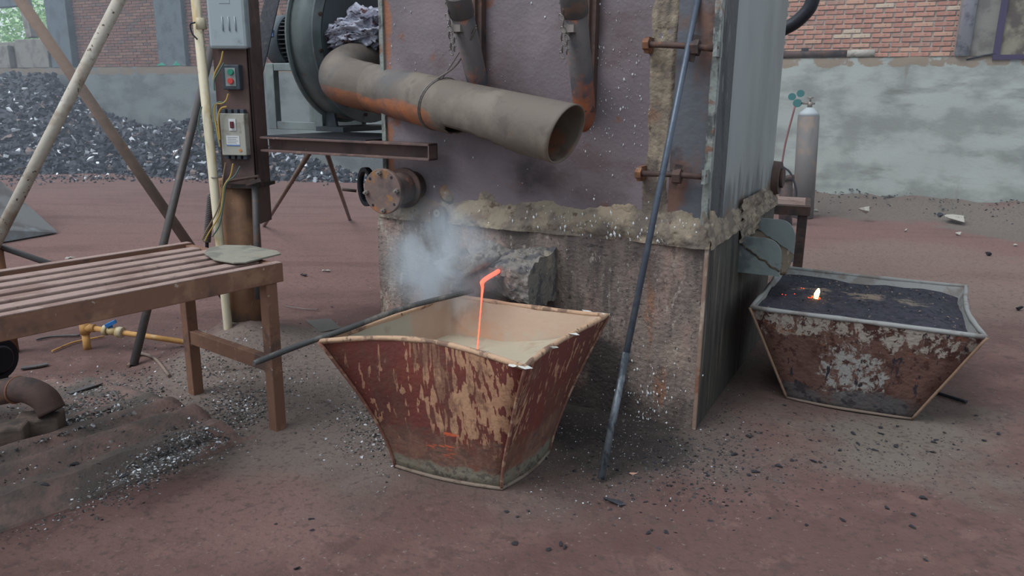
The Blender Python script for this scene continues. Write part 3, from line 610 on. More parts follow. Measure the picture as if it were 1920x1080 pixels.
# poking tubes with caps and chains
def port(top, bot, tag_l, chainpx):
    bt = FP(*bot, -.06); tp_ = FP(*top, .27); d = (tp_-bt).normalized(); far = tp_+d*.05
    t = MB(); t.tube([bt-d*.04, bt, tp_], [.049, .050, .052], 24); p = t.build('poking_tube', mat('heat_rusted_tube', (96, 90, 90), .7, .1, layers=[dict(c=(150, 88, 64), s=(5, 5, 3), t=(.36, .56), Z=(1.75, 1.55)), dict(c=(76, 78, 84), s=6, t=(.5, .64)), dict(c=(176, 104, 70), s=7, t=(.58, .68), k=.7)], bump=.3), fur)
    if tag_l: p['label'] = tag_l
    t = MB(); t.tube([tp_-d*.05, far], .057, 24); t.tube([far, far+d*.012], .05, 20); t.build('cap', GPIPE, p, bevel=.003)
    e = tp_-d*.13; t = MB(); t.box(e.x-.028, e.x+.022, e.y-.085, e.y-.05, e.z-.012, e.z+.018); t.bar(e+V((-.01, -.07, -.02)), e+V((-.01, -.07, .05)), .014, .012); t.build('latch', BOLT, p)
    t = MB(); c0 = FP(*chainpx[0], .30); c1 = FP(*chainpx[1], .27); n = 9
    for k in range(n):
        c = c0.lerp(c1, k/(n-1)); c.x += .006*math.sin(k*2.3); t.ring(c, (1, .3, 0) if k % 2 else (.2, 1, 0), .009, .0028, 10, 5, 1.9 if not k % 2 else 1.9)
    t.tube([c0+V((.0, 0, .02)), tp_+V((-.065, 0, .0))], .004, 6); t.build('chain', STEELW, p)
    c2 = c0.lerp(c1, .65); t = MB()
    for k in range(4): t.ring(c2+V((.02, 0, -.018*k)), (1, .3, 0) if k % 2 else (.2, 1, 0), .008, .0026, 10, 5, 1.8)
    t.build('chain', STEELW, p)
port((862, 8), (906, 200), None, ((839, 10), (847, 98)))
port((1076, 4), (1098, 222), 'poking tube rust-orange at its foot', ((1055, 8), (1055, 104)))  # tube colour turns rust-orange towards the foot
# blind flange stub with bolts
q = FP(766, 351, -.0); base = V((q.x, .0, q.z)); tip = V((base.x, -.20, base.z)); 
t = MB(); t.tube([base+V((0, .05, 0)), tip], .082, 28); st = t.build('flange_stub', DKRUST, fur)
t = MB(); t.tube([tip, tip+V((0, -.028, 0))], .114, 36); fl = t.build('blind_flange', FLANGE, fur, bevel=.004)
for k in range(8):
    th = k*math.pi/4+.1; c = tip+V((.094*math.cos(th), -.028, .094*math.sin(th)))
    if k in (0, 2, 4, 6):
        t = MB(); t.cyl(c, c+V((0, -.016, 0)), .013, 6); t.cyl(c, c+V((0, -.03, 0)), .006, 8); t.build('bolt', BOLT, fl)
    else:
        t = MB(); t.washer(c+V((0, .0005, 0)), (0, -1, 0), .001, .008, .001, 12); t.build('bolt_hole', BLACK, fl)
t = MB(); t.washer(base+V((0, -.05, 0)), (0, 1, 0), .08, .105, .02, 32); t.build('stub_ring', DKRUST, fur)
# dark ring behind on the left side
q = FF.L(D(692, 350, 4.45)); t = MB(); t.washer(V((q.x, q.y, q.z)), V((-.5, -.85, 0)), .088, .112, .03, 32); t.tube([V((q.x, q.y+.03, q.z)), V((cl, q.y+.25, q.z))], .085, 24); t.build('side_port', BLACK, fur)
# tapping block and spout
bt0 = FP(1045, 478); zt_ = bt0.z; bx1_, bx0_ = bt0.x, FP(905, 470).x
t = MB()
def blk(u, v):
    # wrap: back-top, front-top, front-bottom, back-bottom
    x = bx0_+(bx1_-bx0_)*u
    path = [(0, zt_+.03), (-.16, zt_+.015), (-.30, zt_-.01), (-.32, zt_-.07), (-.31, zt_-.17), (-.24, zt_-.21), (-.1, zt_-.22), (.0, zt_-.22)]
    f = v*(len(path)-1); i = min(int(f), len(path)-2); f -= i
    y = path[i][0]*(1-f)+path[i+1][0]*f; z = path[i][1]*(1-f)+path[i+1][1]*f
    ch = math.exp(-((u-.42)/.13)**2)
    if v < .45: z -= .035*ch
    if z < zt_-.05: y += .10*math.exp(-((u-.45)/.22)**2)*(1 if v > .4 else 0)
    n = .014*nz((x, y, z), 12)+.016*nz((x, y, z), 30)+.008*nz((x, y, z), 70)
    return (x, y-n, z+n*1.0)
t.grid(blk, 90, 90)
t.add([blk(0, j/90) for j in range(91)], [tuple(range(91))]); t.add([blk(1, j/90) for j in range(91)], [tuple(range(91))])
sb = t.build('tapping_block', SPOUT, fur)
t = MB(); t.grid(lambda u, v: (lambda x, y: (x, y, zt_-.032+.055*abs((u-.5)*2)**2-.03*(1-v)+.012*nz((x, y, 0), 22)))(bx0_+.02+(.20)*u-.03*(1-v), -.44+.22*v), 16, 16)
t.build('spout_lip', SPOUT, sb, solid=.03)
# chute on the side of the furnace
q0, q1 = FS(1386, 440), FS(1386, 505); L_ = .215
def chute_plate(px_t, px_b, name, mt):
    a = FS(*px_t); b = FS(*px_b); y = a.y; zt2, zb2 = a.z, b.z; h = zt2-zb2
    P = [(0, zb2), (L_, zb2), (L_, zb2+h*.55)]+[(L_-.085*(1-math.cos(k*math.pi/10)), zb2+h*.55+h*.45*math.sin(k*math.pi/10)*.98) for k in range(1, 6)]+[(0, zt2)]
    t = MB(); t.prism([(x, y, z) for x, z in P], (0, .010, 0)); return t.build(name, mt, fur), y, zt2, zb2
PLT = mat('grey_chute_plate', (118, 128, 126), .5, .2, layers=[dict(c=(92, 98, 100), s=(5, 5, 9), t=(.48, .62)), dict(c=(142, 140, 128), s=9, t=(.58, .68), k=.7)], bump=.2)
_, ya, za, zb2 = chute_plate((1387, 442), (1387, 505), 'chute_cheek', PLT)
_, yb, _, _ = chute_plate((1420, 408), (1420, 478), 'chute_cheek', FANM)
t = MB(); t.grid(lambda u, v: (-.02+(L_+.02)*v, ya+(yb-ya)*u, zb2+.12-.14*v+.05*((u-.5)*2)**2+.012*nz((u*4, v*4, 0), 2)), 16, 20)
t.build('chute_bed', mat('slag_coated_chute', (92, 80, 68), .9, layers=[dict(c=(60, 54, 50), s=9, t=(.48, .6)), dict(c=(130, 118, 102), s=(20, 4, 4), t=(.58, .66))], bump=1), fur, solid=.02)
t = MB(); t.grid(lambda u, v: (.012+.025*nz((u*3, v*5, 0), 2), ya-.05+(yb-ya+.15)*u, za-.03+(zb+.16-za)*v), 20, 16); t.build('clay_seal', CLAY, fur)
# round fitting low on the back right edge of the casing
q = FS(1454, 330, -.02); t = MB(); t.tube([V((-.1, DEP-.05, q.z)), V((.03, DEP-.05, q.z))], [.11, .10], 20); t.cyl((.03, DEP-.05, q.z), (.05, DEP-.05, q.z), .06, 8); t.build('side_nozzle', DKRUST, fur)
# stuck white flakes on the front
def flakes(name, spots, parent, mt=FLAKE):
    b = MB()
    for (x, y, z, s_) in spots:
        a = V((R.uniform(-.35, .35), 0, 1)).normalized(); c = V((a.z, 0, -a.x)); w_ = s_*R.uniform(.25, .6)
        P = [-a*s_*R.uniform(.6, 1), c*w_*R.uniform(.5, 1), a*s_*R.uniform(.6, 1), -c*w_*R.uniform(.5, 1)]
        p = V((x, y, z)); b.add([p+k for k in P]+[p+V((0, -.005, 0))], [(0, 1, 4), (1, 2, 4), (2, 3, 4), (3, 0, 4)])
    o = b.build(name, mt, parent, recalc=False); tag(o, kind='stuff'); return o
sp_ = []
for i in range(330):
    if i % 3 == 0: x, z = R.uniform(cl+.05, xd0-.05), R.uniform(zb+.15, 2.0)
    else: q = FP(R.gauss(1160, 45), R.gauss(190, 90), -.04); x, z = q.x, q.z
    if z > zb+.15 and x < xd0-.02: sp_.append((x, .043, z, R.choice((.002, .003, .003, .004, .005, .007, .010))))
flakes('flake', sp_, fur)
sp_ = []
for i in range(330):
    x = R.uniform(xl, -.01); z = R.uniform(.02, zb) if i % 3 else abs(R.gauss(0, .12)); sp_.append((x, -.009, z, R.choice((.0015, .002, .003, .005))))
for i in range(90):
    q = FP(R.gauss(1225, 28), R.gauss(740, 45)); sp_.append((q.x, -.009, max(.01, q.z), R.choice((.004, .007, .011))))
for i in range(110):
    sp_.append((R.uniform(-1.0, -.05), -.016, zb+R.uniform(-.01, .1), R.choice((.005, .007, .012))))
sp_ += [(q.x, -.02, q.z, s__) for q, s__ in ((FP(1155, 437), .02), (FP(1148, 398), .016), (FP(1190, 418), .012), (FP(1255, 455), .011), (FP(1100, 420), .011))]
flakes('flake', sp_, fur)

# ------------------------------------------------------------------ support column and its attachments
CB = FF.hit(456, 655, 2, 0); CF = Frame(V((FF.W((0, 0, 0)).x, 0, 0)), ANG)
cpos = G(457, 640); CF = Frame((cpos.x, cpos.y, 0), math.radians(-5))
col = thing('support_column', 'brown steel column standing in the dust mound left of the blower', 'column', CF)
CP = lambda px, py, y: CF.hit(px, py, 1, y)
pw = (CP(498, 580, 0).x-CP(418, 580, 0).x)/2*.93; pcx = (CP(498, 580, 0).x+CP(418, 580, 0).x)/2
zpt = CP(450, 335, 0).z
t = MB(); t.cyl((pcx, 0, -.02), (pcx, 0, zpt), pw, 36); t.build('pipe_post', COLP, col)
hx0, hx1 = CP(404, 150, -.12).x, CP(466, 150, -.12).x; hx2 = CP(489, 250, -.02).x
t = MB(); t.box(hx0, hx1, -.13, -.115, zpt-.02, 3.2); t.box(hx0, hx1, .08, .095, zpt-.02, 3.2); t.box((hx0+hx1)/2-.006, (hx0+hx1)/2+.006, -.12, .09, zpt, 3.2)
t.box(hx1-.004, hx2, -.10, -.088, zpt-.04, 3.2); t.box(hx2-.01, hx2, -.10, .06, zpt-.25, 3.2); t.build('beam_post', COLM, col, bevel=.003)
t = MB(); t.box(hx0-.01, hx2+.01, -.14, .12, zpt-.04, zpt-.02); t.build('cap_plate', DKRUST, col)
t = MB(); a, b = CP(424, 340, -.16), CP(484, 330, -.16); t.tube([a, a.lerp(b, .5), b, b-V((0, .0, .05))], .009, 8); t.bar(CP(462, 345, -.17), CP(490, 337, -.17), .02, .02); t.build('clamp', DKRUST, col)
t = MB(); t.tube([CP(478, 345, -.13), CP(482, 470, -.13), CP(484, 560, -.13)], .020, 12); t.build('side_pipe', GPIPE, col)
t = MB(); t.ring((pcx, 0, CP(450, 610, -.12).z), (0, .05, 1), pw+.006, .005, 36, 6); t.tube([(pcx+pw, 0, CP(450, 610, -.12).z), (pcx+pw+.06, -.02, CP(450, 598, -.12).z)], .005, 6); t.build('wire_tie', STEELW, col)
# conduit
t_ = thing('conduit', 'long yellowed plastic conduit running up the left of the column', 'pipe', CF)
a, b = CP(431, 646, -.17), CP(361, -60, -.17)
t = MB(); t.tube([V((a.x, a.y, 0.0)), a, b], .0255, 16); t.build('pipe', YELM, t_)
t = MB(); m1, m2 = CP(374.5, 34, -.17), CP(377, 55, -.17); t.tube([m1, m1.lerp(m2, .5), m2], .030, 16); t.build('coupling', YELM, t_)
t = MB(); t.ring(CP(405, 332, -.17), b-a, .028, .004, 16, 6); t.build('wire_tie', STEELW, t_)
# switch box
t_ = thing('switch_box', 'pale grey enamel switch box with three louvres high on the column', 'electrical box', CF)
y0 = -.17; z0 = CP(430, 92, y0-.03).z; ax, bx = CP(397, 85, y0-.03).x, CP(460, 85, y0-.03).x
t = MB(); t.box(ax-.01, bx+.006, y0+.0, -.13, z0+.008, 2.55); t.build('body', BOXM, t_, bevel=.008)
t = MB(); t.box(ax-.014, bx+.012, y0-.035, y0, z0, 2.56); t.build('lid', BOXM, t_, bevel=.02)
for k, px in enumerate((417, 429, 441)):
    q0, q1 = CP(px-1.5, 31, y0-.037), CP(px+1.5, 58, y0-.037); t = MB(); t.tube([q0, q1], .0035, 8); t.build('louvre', BOXM, t_)
q = CP(420, 3, y0-.037); t = MB(); t.box(q.x-.03, q.x+.03, q.y, q.y+.006, q.z-.01, q.z+.012); t.build('catch', BOXM, t_, bevel=.002)
# push buttons
t_ = thing('push_button_switch', 'small dark push button switch with green and red buttons on column', 'switch', CF)
a, b = CP(418, 168, -.18), CP(447, 121, -.18)
t = MB(); t.box(a.x, b.x, -.18, -.13, a.z, b.z); t.build('case', SWB, t_, bevel=.006)
t = MB(); t.box(a.x+.02, b.x-.02, -.184, -.18, a.z+.018, b.z-.018); t.build('plate', mat('pale_switch_plate', (140, 146, 144), .6, bump=0), t_, bevel=.002)
for nm, py, mt in (('green_button', 135, GREEN), ('red_button', 152, REDB)):
    q = CP(433, py, -.185); t = MB(); t.tube([q, q+V((0, -.012, 0))], .0165, 20); t.build('button', mt, t_, bevel=.002)['label'] = nm.replace('_', ' ')
# breaker
t_ = thing('circuit_breaker', 'cream circuit breaker with dark red toggle low on the column', 'circuit breaker', CF)
a, b = CP(417, 291, -.19), CP(457, 213, -.19)
t = MB(); t.box(a.x, b.x, -.19, -.13, a.z, b.z); t.build('case', BRKM, t_, bevel=.004)
for sgn, z_ in ((1, b.z), (-1, a.z)):
    t = MB()
    for k in range(4): x_ = a.x+(b.x-a.x)*(k+.5)/4; t.box(x_-.011, x_+.011, -.175, -.135, min(z_, z_+sgn*.022), max(z_, z_+sgn*.022))
    t.build('terminal_cover', SWB, t_, bevel=.002)
q = CP(436, 234, -.19); t = MB(); t.box(q.x-.02, q.x+.02, -.194, -.19, q.z-.032, q.z+.032); tg = t.build('toggle_plate', WHITE, t_)
t = MB(); t.box(q.x-.009, q.x+.009, -.206, -.192, q.z-.018, q.z+.018); t.build('toggle', DKRED, tg, bevel=.002)
q = CP(437, 264, -.19); t = MB(); t.box(q.x-.038, q.x+.038, -.192, -.19, q.z-.028, q.z+.028); lb = t.build('paper_label', WHITE, t_)
t = MB(); t.box(q.x-.038, q.x+.038, -.1926, -.191, q.z-.028, q.z-.021); t.build('blue_line', BLUEINK, lb)
t = MB()
for k in range(4): t.box(q.x-.03, q.x+.028-.008*(k % 2), -.1926, -.191, q.z+.018-.010*k, q.z+.0205-.010*k)
t.build('print', INK, lb)
q = CP(451, 282, -.19); t = MB(); t.cyl(q, q+V((0, -.003, 0)), .008, 14); t.build('sticker', COPPER, t_)
# wires
W_ = [([(418, 96), (414, 115), (404, 135), (400, 150)], WIREY), ([(420, 118), (410, 135), (402, 150), (402, 170)], WIREG), ([(428, 176), (424, 188), (416, 194), (404, 196), (402, 215), (408, 250), (412, 275)], WIREY),
      ([(422, 194), (410, 192), (400, 203), (404, 240), (411, 272)], WIREG), ([(425, 200), (414, 204), (409, 222), (412, 262)], WIREY), ([(423, 305), (418, 335), (414, 370), (405, 400), (388, 430), (379, 450)], WIREB),
      ([(437, 307), (432, 330), (420, 350), (416, 385), (409, 408), (392, 436), (384, 452)], WIREY), ([(450, 312), (440, 330), (424, 345), (419, 380), (412, 420), (398, 444)], WIREG),
      ([(378, 200), (372, 230), (376, 255), (384, 268)], WIREG), ([(366, 42), (357, 46), (360, 62), (370, 74)], BLACK)]
wt = thing('wires', 'loose yellow and green wires hanging beside the breaker on the column', 'wires', CF)
for pts, mt in W_:
    t = MB(); t.tube(catmull([CP(x, y, -.21) for x, y in pts]), .0045, 6); t.build('wire', mt, wt)
# spring-wound cable
t_ = thing('flexible_hose', 'grey coiled flexible hose hanging behind the conduit', 'hose', CF)
a, b = CP(396, 368, .02), CP(388, 452, .02)
t = MB()
for k in range(26): t.ring(a.lerp(b, k/25), b-a, .018, .0062, 14, 6)
t.build('coil', GPIPE, t_); t = MB(); t.tube([CP(401, 320, .02), a, b, b+V((-.02, 0, -.25))], .011, 8); t.build('cable', BLACK, t_)

# ------------------------------------------------------------------ blower beam, blower, duct
bm_ = thing('channel_beam', 'brown steel channel beam from the column to the furnace under the blower', 'beam', FF)
a = FP(804, 270, .10); b = FP(804, 302, .10); l_ = FP(487, 262, .10)
x0, x1 = l_.x, a.x; z1, z0 = a.z, b.z
t = MB(); t.box(x0, x1, -.10, -.02, z1-.012, z1); t.box(x0, x1, -.10, -.02, z0, z0+.012); t.box(x0, x1, -.032, -.02, z0, z1); t.box(x1-.008, x1, -.10, -.02, z0, z1)
t.box(x0, cl+.02, .50, .58, z1-.1, z1); t.build('channel', COLM, bm_, bevel=.002)
t = MB(); t.box(x0+.02, cl-.02, -.09, .56, z1, z1+.006); t.build('platform_plate', BLACK, bm_)
fc = FF.L(D(690, 100, 4.95)); fz = z1+.012+.52
bl = thing('blower', 'large grey-green centrifugal blower with electric motor left of furnace', 'blower', FF)
r_at = lambda th: .49+.035*math.sin(th)
ths = [2*math.pi*k/56 for k in range(56)]
def spiral(x, rr=0, k0=0): return [(x, fc.y+(r_at(th)+rr)*math.cos(th), fz+(r_at(th)+rr)*math.sin(th)) for th in ths]
t = MB(); t.prism(spiral(fc.x-.21), (.20, 0, 0)); h = t.build('volute_housing', FANM, bl)
for p in h.data.polygons: p.use_smooth = len(p.vertices) == 4
for xx in (fc.x-.216, fc.x-.012):
    t = MB(); A = spiral(xx, .022); B = spiral(xx, -.05); C_ = [(x+.012, y, z) for x, y, z in A]; E_ = [(x+.012, y, z) for x, y, z in B]; n = 56
    t.add(A+B+C_+E_, [(k, (k+1) % n, n+(k+1) % n, n+k) for k in range(n)]+[(2*n+k, 2*n+(k+1) % n, 3*n+(k+1) % n, 3*n+k) for k in range(n)]+[(k, (k+1) % n, 2*n+(k+1) % n, 2*n+k) for k in range(n)]); t.build('rim', FANM, bl)
t = MB(); t.prism(spiral(fc.x, -.06), (.004, 0, 0)); fpn = t.build('face_plate', FAND, bl)
for k in range(14):
    th = 2*math.pi*k/14+.1; c = V((fc.x+.002, fc.y+(r_at(th)-.03)*math.cos(th), fz+(r_at(th)-.03)*math.sin(th))); t = MB(); t.cyl(c, c+V((.012, 0, 0)), .012, 6); t.build('bolt', DKRUST, bl)
t = MB(); t.washer((fc.x+.003, fc.y, fz), (1, 0, 0), .15, .19, .05, 36); t.build('inlet_ring', FAND, bl)
# motor
mr = .155; mx0, mx1 = fc.x-.74, fc.x-.21; mc = V((0, fc.y, fz+.05))
mt_ = MB(); mt_.cyl((mx0+.10, mc.y, mc.z), (mx1, mc.y, mc.z), mr-.02, 32); mo = mt_.build('motor', FIN, bl)
t = MB()
for k in range(36):
    th = 2*math.pi*k/36; e = V((0, math.cos(th), math.sin(th))); c = V((0, mc.y, mc.z)); t.bar(c+e*(mr-.005)+V((mx0+.13, 0, 0)), c+e*(mr-.005)+V((mx1-.02, 0, 0)), .006, .035, e)
t.build('fin', FIN, mo)
t = MB(); t.tube([(mx0-.02, mc.y, mc.z), (mx0-.01, mc.y, mc.z), (mx0+.13, mc.y, mc.z)], [mr-.03, mr+.012, mr+.018], 32); t.build('fan_cowl', FAND, mo)
q = V((mx0+.05, mc.y-mr-.012, mc.z)); t = MB(); t.box(mx0+.03, mx0+.10, mc.y-mr-.022, mc.y-mr-.005, mc.z+.02, mc.z+.06); t.build('name_plate', BLUEINK, mo)
# motor stand
t = MB(); sy0, sy1 = mc.y-.2, mc.y+.2; sx0, sx1 = mx0+.06, mx1+.0; sz0, sz1 = z1+.006, mc.z-mr+.0
for yy in (sy0, sy1):
    for xx in (sx0, sx1-.07): t.box(xx, xx+.07, yy-.025, yy+.025, sz0, sz1)
    t.box(sx0, sx1, yy-.02, yy+.02, sz0, sz0+.05); t.box(sx0, sx1, yy-.02, yy+.02, sz1-.045, sz1)
t.box(sx0, sx1, sy0, sy1, sz1-.012, sz1+.004); t.box(mx0+.16, mx1-.06, mc.y-.1, mc.y+.1, sz1, sz1+.04); t.build('motor_stand', FANM, bl, bevel=.003)
t = MB(); t.prism([(sx1, sy0, sz0), (sx1+.1, sy0, sz0), (sx1+.06, sy0, sz0+.2), (sx1, sy0, sz1)], (0, .02, 0)); t.box(fc.x-.2, fc.x+.02, fc.y-.3, fc.y+.3, sz0-.0, sz0+.03); t.build('foot', FAND, bl)
# duct: elbow then long straight limb in front of the furnace
du = thing('exhaust_duct', 'big rusty round duct bending out from the blower, open at right end', 'duct', FF)
A_ = FF.L(D(805, 85, 4.95)); Bq = FF.L(D(700, 165, 4.22)); E1 = FF.L(D(1062, 252, 3.17)); rr = .125
elbow = catmull([A_, FF.L(D(735, 108, 4.78)), FF.L(D(660, 126, 4.45)), FF.L(D(642, 146, 4.30)), FF.L(D(662, 156, 4.25)), Bq], 6)
t = MB(); t.tube(elbow, [rr*1.02]*len(elbow), 36, cap=False)
t.attr = [sstep(-.05, -.35, (t.v[i].z-elbow[i//36].z)/rr)*sstep(3, 9, i//36) for i in range(len(t.v))]; t.build('elbow', DUCTM, du, solid=.006)
d_ = (E1-Bq); ax_ = d_.normalized(); up = V((0, 0, 1)); sd = ax_.cross(up).normalized(); up = sd.cross(ax_)
NS, NT = 70, 48
def dfn(i, k):
    u = i/NS; th = 2*math.pi*k/NT; p = Bq.lerp(E1, u)
    near = (sd*math.sin(th)).dot((FF.L(CAM)-E1).normalized()); w_ = sstep(.9, 1, u)      # oblique end cut
    p = p + ax_*w_*(.045*near+.035*math.cos(th))
    r_ = rr*(1+.012*nz((u*8, math.cos(th), math.sin(th)), 1.2))
    return p + (sd*math.sin(th)+up*math.cos(th))*r_
vs = [dfn(i, k) for i in range(NS+1) for k in range(NT)]; fs = []
for i in range(NS):
    for k in range(NT):
        u = i/NS; dth = abs(k+.5-NT/2)*360/NT; lim = 52*sstep(.47, .53, u)*sstep(1.0, .62, u)**.8+2*nz((u*20, 0, 0), 2)
        if u > .47 and dth < lim: continue
        fs.append((i*NT+k, i*NT+(k+1) % NT, (i+1)*NT+(k+1) % NT, (i+1)*NT+k))
t = MB(); t.add(vs, fs, True)
t.attr = [sstep(.15, -.25, math.cos(2*math.pi*(i % NT)/NT)+.3*nz((i//NT/NS*5, 0, 0), 1))*(1-.75*sstep(.40, .50, i//NT/NS)+.35*sstep(.6, .9, i//NT/NS)) for i in range(len(vs))]
o = t.build('pipe', DUCTM, du, solid=.006); o.data.materials.append(DUCTI); o.modifiers['solid'].material_offset = 0
t = MB(); t.tube([Bq-ax_*.012, Bq+ax_*.006], rr*1.035, 40, cap=False); t.build('joint_band', BLACK, du)
# hanging wire
hw = thing('hanging_wire', 'twisted steel wire tying the duct up to the left poking tube', 'wire', FF)
u0 = .415; pc = Bq.lerp(E1, u0)
loop = [pc+(sd*math.sin(th)+up*math.cos(th))*(rr+.006)+ax_*.03*math.cos(th) for th in [2*math.pi*k/30 for k in range(30)]]
t = MB(); t.tube(loop, .004, 6, closed=True); t.tube([p+ax_*.012 for p in loop], .003, 6, closed=True)
topw = FP(893, 52, .24); t.tube(catmull([loop[2], loop[0].lerp(topw, .35)+V((.01, 0, -.01)), topw]), .0045, 6); t.tube(catmull([loop[1]+ax_*.012, loop[0].lerp(topw, .5)+V((.0, 0, .012)), topw+V((0, 0, .01))]), .003, 6)
t.build('wire_loop', STEELW, hw)
# cloth bundle on the elbow
cc = FF.L(D(688, 52, 4.55)); rng = random.Random(3)
bmm = bmesh.new(); bmesh.ops.create_icosphere(bmm, subdivisions=5, radius=1)
for v in bmm.verts:
    p = v.co.copy(); n = .55*(1-abs(noise.noise(V((p.x*1.6+p.z, p.y*3.4, p.z*3.2)))*2.2))*.5+(1-abs(noise.noise(V((p.x*3+3, p.y*6, p.z*7))))*2.5)*.20+noise.noise(p*9)*.05
    q = p*(.72+n); q = V((q.x*.25, q.y*.18, q.z*.12))
    q.z += -.13*max(0, -q.x-.05)*2.2 - .02
    if p.z > .3: q.z += .06*noise.noise(p*2.5)
    v.co = q
me = bpy.data.meshes.new('cloth'); bmm.to_mesh(me); bmm.free(); me.polygons.foreach_set('use_smooth', [True]*len(me.polygons)); me.materials.append(CLOTHM)
o = bpy.data.objects.new('cloth', me); COL.objects.link(o); o.location = FF.W(cc); o.rotation_euler = (0, 0, ANG); tag(o, 'crumpled grey and white work cloth draped over the duct elbow', 'cloth')

# ------------------------------------------------------------------ braces and pipes around the column
def pipe_thing(name, label, p, q, r, mt, cat='pipe', extra=None, n=16):
    t = MB(); t.tube([p, q], r, n); o = t.build(name, mt); tag(o, label, cat); return o
def lay(p, q, r0, label, mt, name='brace_pipe', cat='brace'): return pipe_thing(name, label, p, q, r0, mt, cat)
lay(D(-60, 556, 4.35), D(262, -75, 4.35), .033, 'pale flaking white diagonal pipe crossing in front of the scrap heap', WPIPE)
lay(G(438, 580), D(-5, -62, 4.55), .034, 'brown diagonal pipe crossing behind the white one at left', BPIPE)
lay(G(250, 686), D(402, 70, 4.95), .023, 'dark grey leaning rod standing behind the bench', GPIPE, 'leaning_rod', 'rod')
p1 = G(-60, 680); 
lay(V((D(2, 470, 4.4).x-.03, D(2, 470, 4.4).y, 0)), D(0, 462, 4.4)+V((-.03, 0, 0)), .04, 'short rusty brown post at the left edge behind the bench', RUST, 'post', 'post')
lay(D(0, 462, 4.4), D(190, 528, 4.75), .018, 'dark pipe running down from the short post behind the bench', GPIPE)
o = MB(); o.bar(D(517, -30, 4.75), D(478, 140, 4.6), .09, .012, (0, -1, 0)); o = o.build('brace_plate', BLACK, bevel=.002); tag(o, 'dark flat steel brace between column and blower motor', 'brace')
fs_ = thing('stand_frame', 'thin pipe stand with splayed legs under the blower platform', 'stand', Frame(G(575, 430), 0)); sfo = V(fs_.location)
t = MB(); t.tube([G(495, 424)-sfo, D(584, 280, 5.1)-sfo], .019, 12); t.build('leg', BPIPE, fs_)
t = MB(); t.tube([G(656, 412)-sfo, D(612, 285, 5.6)-sfo], .019, 12); t.build('leg', BPIPE, fs_)
t = MB(); t.tube([D(642, 355, 6.0)-sfo, D(668, 358, 6.0)-sfo], .012, 8); t.build('crossbar', DKRUST, fs_)
lay(D(512, 0, 5.6), D(540, 60, 5.5), .02, 'thin rusty pipe rising behind the blower motor', BPIPE)

# ------------------------------------------------------------------ bench
bf = G(521, 803); bk = G(368, 738)
wdir = (bk-bf).normalized(); ba = math.atan2(-wdir.x, wdir.y)
BF = Frame((bf.x, bf.y, 0), ba)     # y = across the bench, -x = along to the left
wid = (bk-bf).length; bh = BF.hit(521, 490, 1, 0).z
BL = -2.3
be = thing('steel_bench', 'long rusty steel bench with dusty slatted tube top at left', 'bench', BF)
s_ = .028
for (x, y) in ((0, 0), (0, wid), (BL, 0), (BL, wid)):
    t = MB(); t.box(x-s_, x+s_, y-s_, y+s_, -.01, bh-.05); t.build('leg', BENCH, be, bevel=.004)
for y in (-.02, wid+.02):
    t = MB(); t.box(BL-.1, .055, y-.02, y+.02, bh-.085, bh); t.build('side_rail', BENCH, be, bevel=.004)
for x in (.035, BL-.08):
    t = MB(); t.box(x-.02, x+.02, 0, wid, bh-.075, bh-.006); t.build('end_rail', BENCH, be, bevel=.004)
NSL = 5
for k in range(NSL):
    y = .02+(wid-.04)*(k+.75)/(NSL+.5); hw_ = wid/(NSL+.5)*.27
    t = MB(); t.box(BL-.05, .015, y-hw_, y+hw_, bh-.038, bh-.002); t.build('slat', BENCHT, be, bevel=.005)
t = MB(); t.box(-.11, -.03, .0, wid, bh-.05, bh-.039); t.build('under_strap', BENCH, be)
for y in (-.02, wid+.02):
    t = MB(); t.box(BL-.1, .05, y-.021, y+.021, bh-.001, bh+.003); t.build('rail_dust', BENCHT, be)
zr = BF.hit(430, 655, 0, 0).z
t = MB(); t.box(-.02, .02, .02, wid-.02, zr-.035, zr+.035); t.build('rung', BENCH, be, bevel=.004)
t = MB(); q = V((.024, wid-.06, zr+.03)); t.prism([(.023, wid-.03, zr+.035), (.023, wid-.11, zr+.035), (.023, wid-.07, zr-.03)], (.004, 0, 0)); t.build('paint_patch', PALEST, be)
# plate lying on the bench end
pl = [BF.hit(x, y, 2, bh+.006) for x, y in ((383, 477), (392, 467), (420, 462), (470, 463), (520, 473), (527, 478), (490, 487), (462, 494), (438, 495), (402, 489))]
t = MB(); t.prism(pl, (0, 0, .008)); o = t.build('metal_sheet', CARD, None, bevel=.002); o.location = BF.o; o.rotation_euler = (0, 0, ba); tag(o, 'ragged grey-green flat sheet lying on the near end of the bench', 'sheet')

